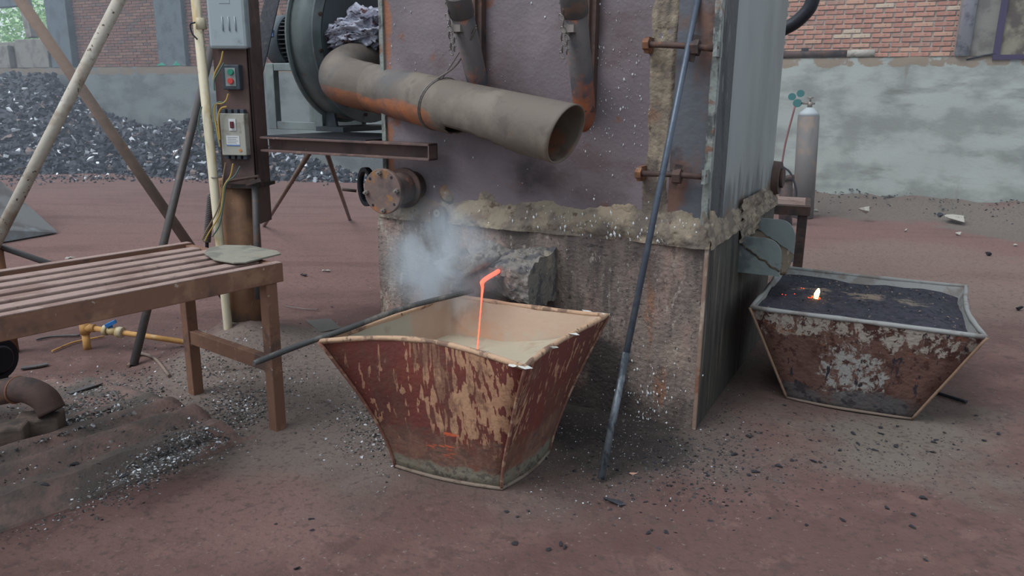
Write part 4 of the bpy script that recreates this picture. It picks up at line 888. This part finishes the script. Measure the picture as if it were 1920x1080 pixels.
# ------------------------------------------------------------------ ladles
def ladle(name, label, rim, base, Hh, sag, mats, lip_r, power=1.2, contents=None, nseg=10):
    ctr = (rim[0]+rim[1]+rim[2]+rim[3])/4; fr = Frame((ctr.x, ctr.y, 0), math.atan2((rim[1]-rim[0]).y, (rim[1]-rim[0]).x))
    RM = [fr.L(p) for p in rim]; BS = [fr.L(p) for p in base]
    for p in RM: p.z = Hh if not p.z else p.z
    root = thing(name, label, 'ladle', fr)
    zsn = 14
    def ringpts(s_, inset=0):
        f = s_**power; out = []
        for e in range(4):
            for k in range(nseg):
                u = k/nseg
                a = BS[e].lerp(RM[e], f); b = BS[(e+1) % 4].lerp(RM[(e+1) % 4], f)
                a.z = RM[e].z*s_; b.z = RM[(e+1) % 4].z*s_
                p = a.lerp(b, u)
                nrm = V(((b-a).y, -(b-a).x, 0)).normalized()      # outward
                p -= nrm*(sag[e][0]*math.sin(math.pi*u**sag[e][1])*s_**2.2)
                p += nrm*.022*math.sin(math.pi*u)*(1-s_)**2
                p.z -= sag[e][2]*math.sin(math.pi*u)*s_**4
                c = V((0, 0, 0)); d = V((p.x, p.y, 0)); L2 = d.length
                if inset: p -= d/L2*inset
                p += nrm*.004*nz((p.x*4, p.y*4, p.z*4), 1.2)
                out.append(p)
        return out
    N = 4*nseg
    vs = []; fs = []
    for j in range(zsn+1): vs += ringpts(j/zsn)
    for j in range(zsn):
        for k in range(N): fs.append((j*N+k, j*N+(k+1) % N, (j+1)*N+(k+1) % N, (j+1)*N+k))
    fs.append(tuple(range(N))[::-1])
    t = MB(); t.add(vs, fs, True); sh = t.build('shell', mats[0], root); 
    for p in sh.data.polygons: p.use_smooth = True
    # crease corners
    t = MB(); vs = []; fs = []
    for j in range(zsn+1): vs += [p+V((0, 0, .012 if j == 0 else 0)) for p in ringpts(j/zsn, .016)]
    for j in range(zsn):
        for k in range(N): fs.append((j*N+k, (j+1)*N+k, (j+1)*N+(k+1) % N, j*N+(k+1) % N))
    t.add(vs, fs, True); t.build('inner_wall', mats[1], root, recalc=False)
    top = ringpts(1.0, .008); t = MB(); t.tube(top, [lip_r*(1+.35*nz((i*.9, 0, 0), 1)) for i in range(N)], 8, closed=True); t.build('rim', mats[2], root)
    for e in range(4):                                                            # welded corner seams
        P = [ringpts(j/zsn)[e*nseg] for j in range(zsn+1)]; t = MB(); t.tube(P, .007, 8); t.build('corner_weld', mats[3], root)
    t = MB(); P = ringpts(0.0, -.002); t.tube([p+V((0, 0, .008)) for p in P], .008, 8, closed=True); t.build('bottom_rim', mats[4], root)
    return root, fr, ringpts
z1_ = .60
rim1 = [G(598, 641, z1_), G(985, 690, z1_), G(1142, 592, z1_), G(848, 553, z1_)]
base1 = [G(742, 876), G(940, 919), G(1030, 848), None]; base1[3] = base1[0]+(base1[2]-base1[1])
b1, f1, rp1 = ladle('ladle', 'red-brown ladle streaked with tan splashes catching the glowing stream', rim1, base1, z1_,
    [(.12, .8, -.01), (.035, 1, .01), (.02, 1, 0), (.01, 1, 0)], (BUCK, BINN, BRIM, mat('ladle_corner', (120, 82, 70), .8, layers=[dict(c=(160, 130, 108), s=18, t=(.52, .6))], bump=.4), mat('pale_bottom_rim', (122, 108, 96), .85, layers=[dict(c=(196, 194, 186), s=9, t=(.42, .5), near=(.26, -.24, .0, .04, .2)), dict(c=(96, 82, 72), s=12, t=(.5, .6))], bump=.5)), .011, 1.35)
def fill(rp, s_, inset, name, mt, fr, fn, label, cat, kind):
    P = rp(s_, inset); c = sum(P, V())/len(P); t = MB(); n = len(P); M_ = 14; vs = [c+V((0, 0, fn(c)))]; fs = []
    for j in range(1, M_+1):
        for p in P: q = c.lerp(p, j/M_); vs.append(V((q.x, q.y, c.z+(p.z-c.z)*j/M_+fn(q))))
    for k in range(n): fs.append((0, 1+k, 1+(k+1) % n))
    for j in range(M_-1):
        for k in range(n): fs.append((1+j*n+k, 1+(j+1)*n+k, 1+(j+1)*n+(k+1) % n, 1+j*n+(k+1) % n))
    t.add(vs, fs, True); o = t.build(name, mt); o.location = fr.o; o.rotation_euler = (0, 0, fr.a); tag(o, label, cat, kind=kind); return o
fill(rp1, .74, .012, 'slag_bath', BTAN, f1, lambda q: .012*nz(q, 6)+.06*sstep(.0, .35, q.x)-.0, 'cream-grey slag bath filling the red-brown ladle', 'slag', 'stuff')
# solidified white splashes at the rim corners
for i, (px, py, s_) in enumerate(((966, 684, .038), (1118, 588, .034), (1132, 590, .036), (1075, 627, .028), (1100, 583, .026), (985, 690, .026), (1040, 652, .02))):
    p = f1.L(G(px, py, z1_)); t = MB(); vs, fs = RV[i]; t.add([V((v.x*1.4, v.y, v.z*.6))*s_+p for v in vs], fs); t.build('metal_splash', mat('splashed_metal', (206, 206, 200), .5, .2, bump=.8), b1)
# molten stream
lip = D(906, 527, 3.36); src = FF.W(FP(958, 493, .10)); land = D(893, 662, 3.28)
land = V((land.x, land.y, .40))
P = [src, src.lerp(lip, .35)+V((0, 0, .004)), src.lerp(lip, .8), lip]
st = catmull([src, src.lerp(lip, .5), lip, lip.lerp(land, .12)+V((0, 0, .004)), lip.lerp(land, .45), land], 8); n = len(st)
t = MB(); t.tube(st, [.0035+.0065*sstep(0, .15, i/n) if i/n < .45 else max(.003, .0088-.022*(i/n-.45)) for i in range(n)], 10)
o = t.build('molten_stream', MOLTEN); tag(o, 'glowing orange-red stream of molten metal running off the spout', 'molten metal', kind='stuff')
# rebar across the ladle
pr = [D(476, 681, 2.72), D(560, 648, 2.86), G(650, 617, .624), D(760, 577, 3.22), D(888, 545, 3.42)]
rb = catmull(pr, 22); t = MB(); t.tube(rb, .0095, 10)
for i in range(2, len(rb)-1): 
    for f_ in (0, .5): t.tube([rb[i].lerp(rb[i+1], f_), rb[i].lerp(rb[i+1], f_+.18)], .0118, 8)
o = t.build('rebar_rod', RODL); tag(o, 'ribbed steel rod lying across the rim of the red-brown ladle', 'rod')
o.data.materials[0] = mat('grey_rebar', (84, 84, 84), .6, .2, layers=[dict(c=(120, 114, 108), s=9, t=(.5, .62))], bump=.2)
# second ladle
z2_ = .50
rim2 = [G(1406, 577, z2_), G(1851, 633, z2_), G(1813, 537, z2_), G(1463, 500, z2_)]
rim2[2].z = 0; rim2 = [V((p.x, p.y, 0)) for p in rim2]
a, b = G(1476, 748), G(1708, 787); dd = (b-a); pp = V((-dd.y, dd.x, 0))*.95
base2 = [a, b, b+pp, a+pp]
b2, f2, rp2 = ladle('ladle', 'dark flaking ladle brim-full of black charge beside the furnace at right', rim2, base2, z2_,
    [(.0, 1, .0), (.03, 1, .01), (.02, 1, 0), (.01, 1, 0)], (BUCK2, BINN, RIM2, mat('tan_weld', (132, 108, 90), .8, bump=.5), mat('dusty_bottom_weld', (112, 98, 88), .85, bump=.4)), .012, 1.0)
[c for c in b2.children if c.name.startswith('inner')][0].data.materials[0] = RIM2
fill(rp2, .93, .014, 'charge', CHARGE, f2, lambda q: .01*nz(q, 9)+.012*nz(q, 22)+.03*math.exp(-(q.y/.2)**2)-.03*sstep(.3, .5, q.x)+.015*sstep(.0, -.4, q.y), 'black crusted charge filling the dark flaking ladle', 'charge', 'stuff')
fe = G(1530, 556, .498); 
em = thing('ember_patch', 'small bright flame and orange embers on the black charge', 'ember', Frame(fe))
t = MB(); t.tube([(0, 0, -.01), (.002, 0, .012), (.008, 0, .03), (.010, 0, .044)], [.010, .013, .010, .003], 10); t.build('flame', FLAME, em)
t = MB()
for i in range(12):
    vs, fs = R.choice(RV); dx, dy = R.gauss(-.012, .02), R.gauss(-.02, .015); s_ = R.uniform(.004, .009); t.add([v*s_+V((dx, dy, .0)) for v in vs], fs)
for px, py in ((1503, 540), (1507, 541), (1473, 553), (1490, 551), (1467, 552)):
    q = G(px, py, .497)-fe; vs, fs = R.choice(RV); t.add([v*.006+q for v in vs], fs)
t.build('ember', EMBER, em)
sp_ = []
for i in range(420):
    p = f2.W((R.uniform(-.40, .40), R.uniform(-.42, .40), 0)); sp_.append((p.x, p.y, .472+.028*math.exp(-(f2.L(p).y/.2)**2), R.choice((.006, .008, .012))))
o = scatter('crust_lump', sp_, mat('crust_bits', [(0, (62, 58, 62)), (.4, (46, 46, 54)), (.7, (112, 98, 86)), (.94, (168, 158, 146))], .9, island=1, bump=.3), RV8); tag(o, 'loose crust crumbs strewn over the black charge', 'crumbs', kind='stuff')

# ------------------------------------------------------------------ tall rod leaning on the clamp
foot = G(1127, 898, .015); q = FF.W(FP(1287, 104, .062)); dr = (q-foot).normalized(); topp = foot+dr*((2.25-foot.z)/dr.z)
rd = thing('poking_rod', 'long dark steel poking rod leaning against the furnace clamp', 'rod', Frame((foot.x, foot.y, 0)))
o0 = V((foot.x, foot.y, 0)); j = foot+dr*((FF.W(FP(1178, 632, .3)).z-foot.z)/dr.z)
t = MB(); t.tube([j-o0-dr*.02, topp-o0], .0135, 16); t.build('rod', RODM, rd)
t = MB(); t.tube([foot-o0, j-o0], .0155, 16); t.build('sleeve', RODL, rd)['label'] = 'paler worn lower sleeve of the rod'

# ------------------------------------------------------------------ small table, cylinder behind at right
tf = G(1489, 560); TF = Frame((tf.x, tf.y, 0), ANG+.12); th_ = TF.hit(1492, 385, 1, 0).z
st_ = thing('side_table', 'small dark brown steel table standing behind the furnace at right', 'table', TF)
for x, y in ((0, 0), (-.45, 0), (0, .5), (-.45, .5)):
    t = MB(); t.box(x-.035, x+.035, y-.035, y+.035, 0, th_-.03); t.build('leg', DKRUST, st_, bevel=.003)
t = MB()
t.box(-.5, .05, -.05, .0, th_-.07, th_); t.box(-.5, .05, .5, .55, th_-.07, th_); t.box(0, .05, 0, .5, th_-.07, th_); t.box(-.5, -.45, 0, .5, th_-.07, th_); t.build('frame', DKRUST, st_, bevel=.003)
for k in range(6):
    t = MB(); t.box(-.46, .01, .02+.082*k, .075+.082*k, th_-.02, th_+.004); t.build('slat', BENCHT, st_, bevel=.002)
cf0 = D(1513, 300, 9.9); GC = Frame((cf0.x, cf0.y, 0), ANG)
cy = thing('gas_cylinder', 'tall grey gas cylinder with teal regulator against the pale wall', 'gas cylinder', GC)
ct = GC.hit(1516, 218, 1, 0); cbm = V((0.02, -.02, 0)); top_ = V((ct.x, 0.02, ct.z)); rC = .132
t = MB(); t.tube([cbm, top_], rC, 28); t.build('body', CYLM, cy)
t = MB(); t.tube([top_, top_+V((0, 0, .05)), top_+V((0, 0, .09)), top_+V((0, 0, .11))], [rC, rC*.85, rC*.5, rC*.28], 28); t.build('shoulder', CYLT, cy)
t = MB(); v0 = top_+V((0, 0, .11)); t.tube([v0, v0+V((0, 0, .07))], .03, 12); t.tube([v0+V((-.14, 0, .05)), v0+V((.06, 0, .05))], .014, 8); t.tube([v0+V((0, 0, .07)), v0+V((0, 0, .12))], [.012, .012], 8); t.ring(v0+V((0, 0, .12)), (0, 0, 1), .03, .008, 14, 6); t.build('valve', BOLT, cy)
t = MB(); rg = v0+V((-.15, -.03, .05)); t.tube([rg+V((0, -.03, 0)), rg+V((0, .04, 0))], .05, 18); rgo = t.build('regulator', TEAL, cy)
for dx, dz in ((-.07, .08), (.03, .12)):
    g = rg+V((dx, -.03, dz)); t = MB(); t.cyl(g, g+V((0, .04, 0)), .045, 20); go = t.build('gauge', TEAL, rgo)
t = MB(); t.tube(catmull([rg+V((-.02, -.03, -.04)), rg+V((-.09, -.05, -.5)), rg+V((-.16, -.05, -1.15)), rg+V((-.4, -.1, -1.45)), rg+V((-.75, -.2, -1.5))]), .012, 8); t.build('hose', HOSE, cy)
lo = Frame((D(1468, 300, 9.3).x, D(1468, 300, 9.3).y, 0), ANG)
tr = thing('pipe_stub_rack', 'dim rusty upright stand between the furnace and the gas cylinder', 'stand', lo)
t = MB(); t.tube([(0.1, 0, 0), (0.06, 0, .55)], .08, 14); t.tube([(.06, 0, .55), (.05, 0, .6)], .10, 14); t.build('drum', DKRUST, tr)
t = MB(); t.tube(catmull([(.0, -.05, .72), (.12, -.05, .62), (.2, -.05, .35), (.05, -.05, .1)]), .012, 8); t.build('hose', BLACK, tr)
# black hose loop at top right
hp = [FW.W(WX(x, y, -5.0)) for x, y in ((1380, 40), (1440, 62), (1478, 50), (1503, 32), (1521, 8), (1529, -30), (1522, -80))]
t = MB(); t.tube(catmull(hp), .055, 16); o = t.build('hose', BLACK); tag(o, 'thick black hose curving down behind the furnace top', 'hose')

# ------------------------------------------------------------------ left floor items
# steel sheet wedge
a = G(106, 438); b = G(-120, 478); c_ = G(-240, 430)
Wd = thing('steel_hopper', 'grey steel sheet hopper lip resting on the red floor at left edge', 'hopper', Frame((a.x, a.y, 0))); o0 = V((a.x, a.y, 0))
apex = D(-60, 285, 8.9)
t = MB(); t.add([V((0, 0, .01)), b-o0+V((0, 0, .01)), b-o0+V((0, .2, .22)), V((-.02, .02, .03)), apex-o0, c_-o0+V((0, 2.2, 0))], [(0, 1, 2, 3), (3, 2, 4), (0, 3, 4, 5), (1, 5, 4, 2)]); t.build('sheet', SHEETM, Wd, solid=.012)
# orange pipe with blue valve
pf = G(164, 655); yp = thing('water_pipe', 'yellow-orange pipe with blue lever valve lying behind the bench', 'pipe', Frame((pf.x, pf.y, 0))); o0 = V((pf.x, pf.y, 0))
e0 = V((0, 0, .155)); e1 = G(372, 645, .07)-o0; e1.y -= 0
t = MB(); t.tube([(0, 0, -.02), (0, 0, .10)], .022, 14); t.tube([(0, 0, .10), (0, 0, .165)], .029, 14); t.tube([(0, 0, .135), e0.lerp(e1, .09)-V((0, 0, .012))], .024, 14); t.build('elbow', ORNP, yp)
e0 = V((0, 0, .14)); t = MB(); t.tube([e0, e1], .016, 12); t.build('pipe', ORNP, yp)
va, vb = e0.lerp(e1, .17), e0.lerp(e1, .34); t = MB(); t.tube([va, va.lerp(vb, .22)], .031, 10); t.tube([va.lerp(vb, .22), va.lerp(vb, .7)], .024, 14); t.tube([va.lerp(vb, .7), vb], .033, 10); vv = t.build('valve', YELM, yp)
m_ = va.lerp(vb, .42); t = MB(); t.tube([m_, m_+V((0, 0, .045))], .009, 8); t.bar(m_+V((-.025, -.01, .035)), m_+V((.03, 0, .06)), .028, .02); t.build('lever', mat('blue_lever', (50, 112, 176), .5, bump=0), vv)
# pump motor and elbow pipe bottom left
pm = G(40, 800, .1); PM = Frame((pm.x, pm.y, 0), ANG+.2); pu = thing('pump', 'black round motor over a rusty pipe elbow at the left edge', 'pump', PM)
c = PM.hit(-14, 672, 1, .05); t = MB(); t.tube([c+V((-.5, 0, 0)), c+V((.02, 0, 0)), c+V((.045, 0, 0))], [.098, .098, .088], 32); t.tube([c+V((.045, 0, 0)), c+V((.06, 0, 0))], [.07, .05], 28)
for k in range(3): t.ring(c+V((-.02-.05*k, 0, 0)), (1, 0, 0), .099, .006, 32, 6)
t.build('motor', mat('gloss_black', (34, 34, 42), .3, .2, bump=0), pu)
P = [PM.hit(-140, 748, 1, .0), PM.hit(-20, 738, 1, .0), PM.hit(40, 730, 1, 0), PM.hit(80, 745, 1, 0), PM.hit(98, 772, 1, 0)]
t = MB(); t.tube(catmull(P, 6), .055, 24); t.build('pipe_elbow', DKRUST, pu); t = MB(); t.ring(PM.hit(32, 731, 1, 0), (1, 0, -.02), .056, .005, 24, 6); t.build('weld', RUST, pu)
t = MB(); t.box(c.x-.4, c.x+.0, c.y-.06, c.y+.06, P[0].z+.0, c.z-.06); t.build('stand', BLACK, pu)
for i, (x0_, x1_, yt, yb_, sh_) in enumerate(((36, 101, 782, 818, 'sooty brick-like block nearer the bench under the pipe elbow'), (-30, 36, 806, 838, 'sooty block at the left edge, nearest the camera'))):
    p = G((x0_+x1_)/2, yb_, .10); fr = Frame((p.x, p.y, gh(p.x, p.y)), ANG+.75)
    t = MB(); t.box(-.085, .085, -.0, .12, -.03, .075); o = t.build('block', SOOTB, None, bevel=.01); o.location = fr.o; o.rotation_euler = (0, 0, fr.a+.0); tag(o, sh_, 'block')
# loose flat bars, curved strip, wires on the ground
def ground_strip(pts, r, mt, name, label, cat, flat=False, z=.012):
    P = []
    for x, y in pts:
        p = G(x, y, .0); h = gh(p.x, p.y); p = G(x, y, h); P.append(V((p.x, p.y, h+z)))
    t = MB()
    if flat: 
        for a_, b_ in zip(P, P[1:]): t.bar(a_, b_, r*2.4, r*.5)
    else: t.tube(catmull(P), r, 8)
    o = t.build(name, mt); tag(o, label, cat); return o
ground_strip([(130, 742), (190, 722)], .013, GPIPE, 'flat_bar', 'short grey flat bar in the rubble right of the pipe elbow', 'bar', True)
ground_strip([(213, 738), (221, 750), (219, 764), (212, 775)], .008, GPIPE, 'curved_strip', 'small curved metal strip on the kerb rubble', 'strip')
ground_strip([(240, 690), (262, 668), (290, 675), (318, 708)], .009, BPIPE, 'bent_pipe', 'thin brown bent pipe arching at the foot of the dark rod', 'pipe', z=.01)
ground_strip([(98, 662), (140, 645), (195, 634)], .006, ORNP, 'thin_rod', 'thin orange rod lying by the yellow-orange pipe', 'rod')
ground_strip([(68, 640), (100, 634), (150, 632)], .007, GPIPE, 'thin_rod', 'thin grey rod lying left of the yellow-orange pipe', 'rod')
ground_strip([(535, 577), (570, 582), (597, 583)], .003, STEELW, 'wire', 'thin wire lying on the red floor right of the column', 'wire')
ground_strip([(1748, 738), (1780, 748), (1812, 758)], .009, BLACK, 'black_rod', 'short bent black rod in the shadow right of the dark ladle', 'rod')
ground_strip([(40, 694), (70, 690), (90, 686)], .016, GPIPE, 'flat_bar', 'dusty flat bar on the red dust under the bench', 'bar', True)
p = G(600, 618); t = MB(); t.prism([G(x, y, .01) for x, y in ((573, 603), (620, 600), (640, 618), (600, 626))], (0, 0, .012)); o = t.build('flat_plate', mat('dark_plate', (92, 88, 84), .8, bump=.3), bevel=.002); tag(o, 'dusty dark flat plate lying on floor left of the red-brown ladle', 'plate')
# ------------------------------------------------------------------ debris
def on_ground(px, py):
    p = G(px, py); 
    for _ in range(3): p = G(px, py, gh(p.x, p.y))
    return p
def inside_solid(p):
    q = FF.L(p)
    if xl-.02 < q.x < .02 and -.02 < q.y < DEP: return True
    for fr, h in ((f1, .25), (f2, .30)):
        q = fr.L(p)
        if abs(q.x) < h and abs(q.y) < h: return True
    return False
def cloud(n, cx, cy_, sx, sy, ang, sizes):
    out = []; ca, sa = math.cos(ang), math.sin(ang)
    while len(out) < n:
        a, b = R.gauss(0, sx), R.gauss(0, sy); x, y = cx+a*ca-b*sa, cy_+a*sa+b*ca
        if y < 300: continue
        p = on_ground(x, y)
        if inside_solid(p): continue
        out.append((p.x, p.y, p.z-.001, R.choice(sizes)))
    return out
small = (.003, .004, .005, .007); mid = (.005, .007, .009, .013)
S = cloud(3600, 350, 838, 105, 17, -.50, mid)+cloud(1500, 700, 800, 45, 38, .5, mid)+cloud(1100, 600, 700, 80, 55, .2, small)+cloud(900, 480, 770, 110, 40, -.3, small)
S += cloud(1300, 140, 770, 110, 32, -.35, mid)+cloud(1300, 420, 690, 90, 40, 0, mid)+cloud(1900, 1150, 800, 120, 60, .0, small)+cloud(1100, 1130, 900, 110, 40, .0, small)
S += cloud(700, 960, 700, 400, 120, 0, small)
for i in range(3600):
    l = R.random()*3.0; w_ = R.choice((.1, .31, .52))+R.gauss(0, .035) if R.random() < .6 else R.random()*1.3; p = EK+LK*l+WK*w_
    S.append((p.x, p.y, gh(p.x, p.y)-.001, R.choice((.003, .004, .006, .009))))
for i in range(1500):
    l = R.random()*3.0; p = EK+LK*l+WK*(-.02-abs(R.gauss(0, .05))); S.append((p.x, p.y, gh(p.x, p.y)-.001, R.choice((.003, .004, .006, .008))))
S += cloud(1400, 120, 780, 90, 22, -.3, (.006, .009, .014, .02))+cloud(700, 440, 760, 40, 20, 0, (.006, .009, .014))
o = scatter('metal_chips', S, SWARF, RV8); tag(o, 'fine grey metal chips and swarf strewn over floor and kerb', 'metal chips', kind='stuff')
S = cloud(900, 1560, 850, 190, 38, .06, small)+cloud(380, 1340, 860, 60, 50, 0, mid)+cloud(420, 1250, 880, 110, 60, 0, mid)+cloud(260, 1700, 880, 120, 60, 0, small)+cloud(300, 250, 760, 130, 50, -.4, mid)
S += cloud(450, 1560, 845, 170, 40, .06, mid)+cloud(200, 1250, 860, 90, 40, 0, (.009, .013, .017))+cloud(500, 1370, 770, 30, 60, .6, small)+[(lambda p: (p.x, p.y, gh(p.x, p.y), R.uniform(.01, .035)))(FW.W((R.uniform(-1, 3.5), -abs(R.gauss(0, .35)), 0))) for _ in range(500)]
o = scatter('dark_chips', S, COKE, RV8); tag(o, 'scattered small black coke crumbs on the floor around the ladles', 'coke crumbs', kind='stuff')
lm = []
for i, (vs, fs) in enumerate(RV):
    b = MB(); b.add(vs, fs); q = b.build('coke_lump', COKE1); lm.append(q.data); bpy.data.objects.remove(q)
PX = [(1415, 886), (1404, 892), (1438, 898), (1476, 818), (1520, 826), (1536, 828), (1478, 795), (1417, 810), (1404, 820), (1377, 853), (1394, 855), (1419, 845), (1459, 875), (1484, 864), (1525, 867), (1538, 868),
      (1574, 846), (1640, 845), (1680, 838), (1682, 800), (1650, 803), (1652, 815), (1574, 845), (1600, 814), (1608, 833), (1755, 826), (1750, 830), (1770, 812), (1845, 827), (1748, 849), (1730, 935), (1663, 954), (1713, 966),
      (1710, 989), (1736, 1052), (1512, 986), (1830, 780), (1872, 815), (1150, 942), (1135, 938), (1165, 950), (970, 970), (965, 1020), (1052, 1022), (1060, 1028), (1028, 1032), (583, 974), (585, 995), (558, 1068), (516, 983), (1222, 995),
      (1248, 1000), (1215, 1000), (950, 960), (1540, 919), (1580, 976), (85, 911), (140, 872), (112, 868), (205, 822), (232, 895), (845, 576), (1490, 775), (1470, 760), (1410, 818), (1560, 800)]
for i, (px, py) in enumerate(PX):
    p = on_ground(px, py); o = bpy.data.objects.new('coke_lump', R.choice(lm)); COL.objects.link(o)
    s_ = R.uniform(.011, .020); o.scale = (s_*R.uniform(1, 1.7), s_, s_*.8); o.location = (p.x, p.y, p.z+s_*.25); o.rotation_euler = (0, 0, R.uniform(0, 6))
    rg_ = ('in front of the dark ladle' if px > 1440 and py < 905 else 'between furnace corner and dark ladle' if px > 1300 and py < 905 else 'in the lower right foreground' if px > 1400 else 'in front of the leaning rod' if px > 930 else 'on the ridged kerb at lower left' if py < 920 and px < 400 else 'in the lower left foreground' if py > 900 else 'left of the furnace base')
    tag(o, 'small black coke lump on the floor '+rg_ if 'kerb' not in rg_ else 'small black coke lump lying '+rg_, 'coke lump', 'coke lumps '+rg_)
# larger charcoal stick by the rod foot
p = on_ground(1150, 945); t = MB(); t.hull([V((R.uniform(-.05, .05), R.uniform(-.014, .014), R.uniform(0, .022))) for _ in range(16)]); o = t.build('charcoal_stick', COKE1); o.location = p; o.rotation_euler = (0, 0, -.5); tag(o, 'long charcoal stick on the floor just in front of the rod foot', 'charcoal')
p = on_ground(1187, 889); t = MB(); t.hull([V((R.uniform(-.018, .018), R.uniform(-.01, .01), R.uniform(0, .012))) for _ in range(12)]); o = t.build('brick_chip', BRK[2]); o.location = p; tag(o, 'small orange brick chip right of the rod foot', 'brick chip')
# stones along the right wall and on the floor
SL = [(1620, 400, .13, 'pale angular stone leaning at the wall foot, first from the cylinder'), (1530, 399, .08, 'flat pale stone near the wall foot beside the gas cylinder'), (1788, 420, .17, 'broad flat stone before the wall near the right'),
      (1796, 442, .07, 'small tan stone below the broad flat stone'), (1699, 435, .05, 'small pale round stone on the floor in front of the wall'), (1852, 480, .06, 'dark stone on the red floor at right'), (1763, 407, .07, 'dark upright stone at the wall foot'),
      (1903, 462, .05, 'pale stone near the right edge by the wall'), (1912, 583, .05, 'small stone at the right edge level with the dark ladle')]
for px, py, s_, lab in SL:
    p = on_ground(px, py); vs, fs = R.choice(RV); t = MB(); t.add([V((v.x, v.y, v.z+.35))*s_ for v in vs], fs); o = t.build('stone', COKE1 if 'dark' in lab else PALEST, bevel=.004); o.location = p; o.rotation_euler = (0, 0, R.uniform(0, 6)); tag(o, lab, 'stone')
SL = [(573, 518, .045, 'dark grey clinker on the red floor right of the column'), (612, 510, .035, 'pale crumbly clinker beside the dark grey clinker'), (622, 577, .022, 'small black lump on the floor left of the furnace'),
      (255, 628, .04, 'dark clod on the floor below the bench at left'), (130, 487, .05, 'bright scrap bit behind the bench top')]
for px, py, s_, lab in SL:
    p = on_ground(px, py); t = MB()
    for k in range(5 if s_ > .03 else 1):
        vs, fs = R.choice(RV); q = V((R.uniform(-1, 1)*s_*.9*(k > 0), R.uniform(-.5, .5)*s_*(k > 0), .3*s_)); t.add([v*s_*R.uniform(.5, .8)+q for v in vs], fs)
    o = t.build('clinker', PALEST if 'pale' in lab or 'bright' in lab else COKE1); o.location = p; tag(o, lab, 'clinker')
p = [G(x, y) for x, y in ((60, 508), (95, 500), (70, 505))]
S = [(q.x+R.gauss(0, .12), q.y+R.gauss(0, .05), 0, R.uniform(.01, .03)) for q in p for _ in range(16)]
o = scatter('bright_scrap', S, mat('bright_scrap', [(0, (90, 90, 92)), (.4, (180, 184, 188)), (.8, (222, 224, 228))], .4, .3, island=1, bump=.2), RV8); tag(o, 'bright metal scraps on the red floor behind the bench', 'scrap', kind='stuff')

# ------------------------------------------------------------------ smoke
sc_ = D(822, 496, 3.45); sm = thing('smoke', 'thin bluish smoke drifting up from the tapping spout', 'smoke', Frame(sc_, ANG)); tag(sm, kind='stuff')
bpy.data.objects.remove(sm)
bmm = bmesh.new(); bmesh.ops.create_icosphere(bmm, subdivisions=3, radius=1); me = bpy.data.meshes.new('smoke'); bmm.to_mesh(me); bmm.free()
o = bpy.data.objects.new('smoke', me); COL.objects.link(o); o.location = sc_+V((0, 0, .02)); o.scale = (.40, .17, .38); o.rotation_euler = (0, 0, ANG)
tag(o, 'thin bluish smoke drifting up from the tapping spout', 'smoke', kind='stuff')
vm = bpy.data.materials.new('smoke'); vm.use_nodes = True; n = vm.node_tree.nodes; l = vm.node_tree.links; n.clear()
out = n.new('ShaderNodeOutputMaterial'); pv = n.new('ShaderNodeVolumePrincipled'); pv.inputs['Color'].default_value = (.84, .93, 1, 1); pv.inputs['Anisotropy'].default_value = .1
tc = n.new('ShaderNodeTexCoord'); ln = n.new('ShaderNodeVectorMath'); ln.operation = 'LENGTH'; l.new(tc.outputs['Object'], ln.inputs[0])
mr_ = n.new('ShaderNodeMapRange'); mr_.interpolation_type = 'SMOOTHSTEP'; mr_.inputs[1].default_value = .15; mr_.inputs[2].default_value = .98; mr_.inputs[3].default_value = 1; mr_.inputs[4].default_value = 0; l.new(ln.outputs['Value'], mr_.inputs[0])
nz_ = n.new('ShaderNodeTexNoise'); nz_.inputs['Scale'].default_value = 1.7; nz_.inputs['Detail'].default_value = 3; nz_.inputs['Distortion'].default_value = .6; l.new(tc.outputs['Object'], nz_.inputs['Vector'])
m2 = n.new('ShaderNodeMapRange'); m2.inputs[1].default_value = .42; m2.inputs[2].default_value = .68; l.new(nz_.outputs[0], m2.inputs[0])
mu = n.new('ShaderNodeMath'); mu.operation = 'MULTIPLY'; l.new(mr_.outputs[0], mu.inputs[0]); l.new(m2.outputs[0], mu.inputs[1])
mk = n.new('ShaderNodeMath'); mk.operation = 'MULTIPLY'; l.new(mu.outputs[0], mk.inputs[0]); mk.inputs[1].default_value = 14.0; l.new(mk.outputs[0], pv.inputs['Density']); l.new(pv.outputs[0], out.inputs['Volume'])
me.materials.append(vm)

# ------------------------------------------------------------------ thin haze hanging in the back of the shed
mb = MB(); mb.box(-20, 11, 6.6, 19, -.02, 5.5); o = mb.build('haze', mat('haze', (200, 210, 220))); hm = o.data.materials[0]; n = hm.node_tree.nodes; l = hm.node_tree.links; n.clear()
out = n.new('ShaderNodeOutputMaterial'); vs_ = n.new('ShaderNodeVolumeScatter'); vs_.inputs['Color'].default_value = (.74, .86, 1, 1); vs_.inputs['Density'].default_value = .012; l.new(vs_.outputs[0], out.inputs['Volume'])
tag(o, 'thin bluish haze hanging in the back of the shed', 'haze', kind='stuff')
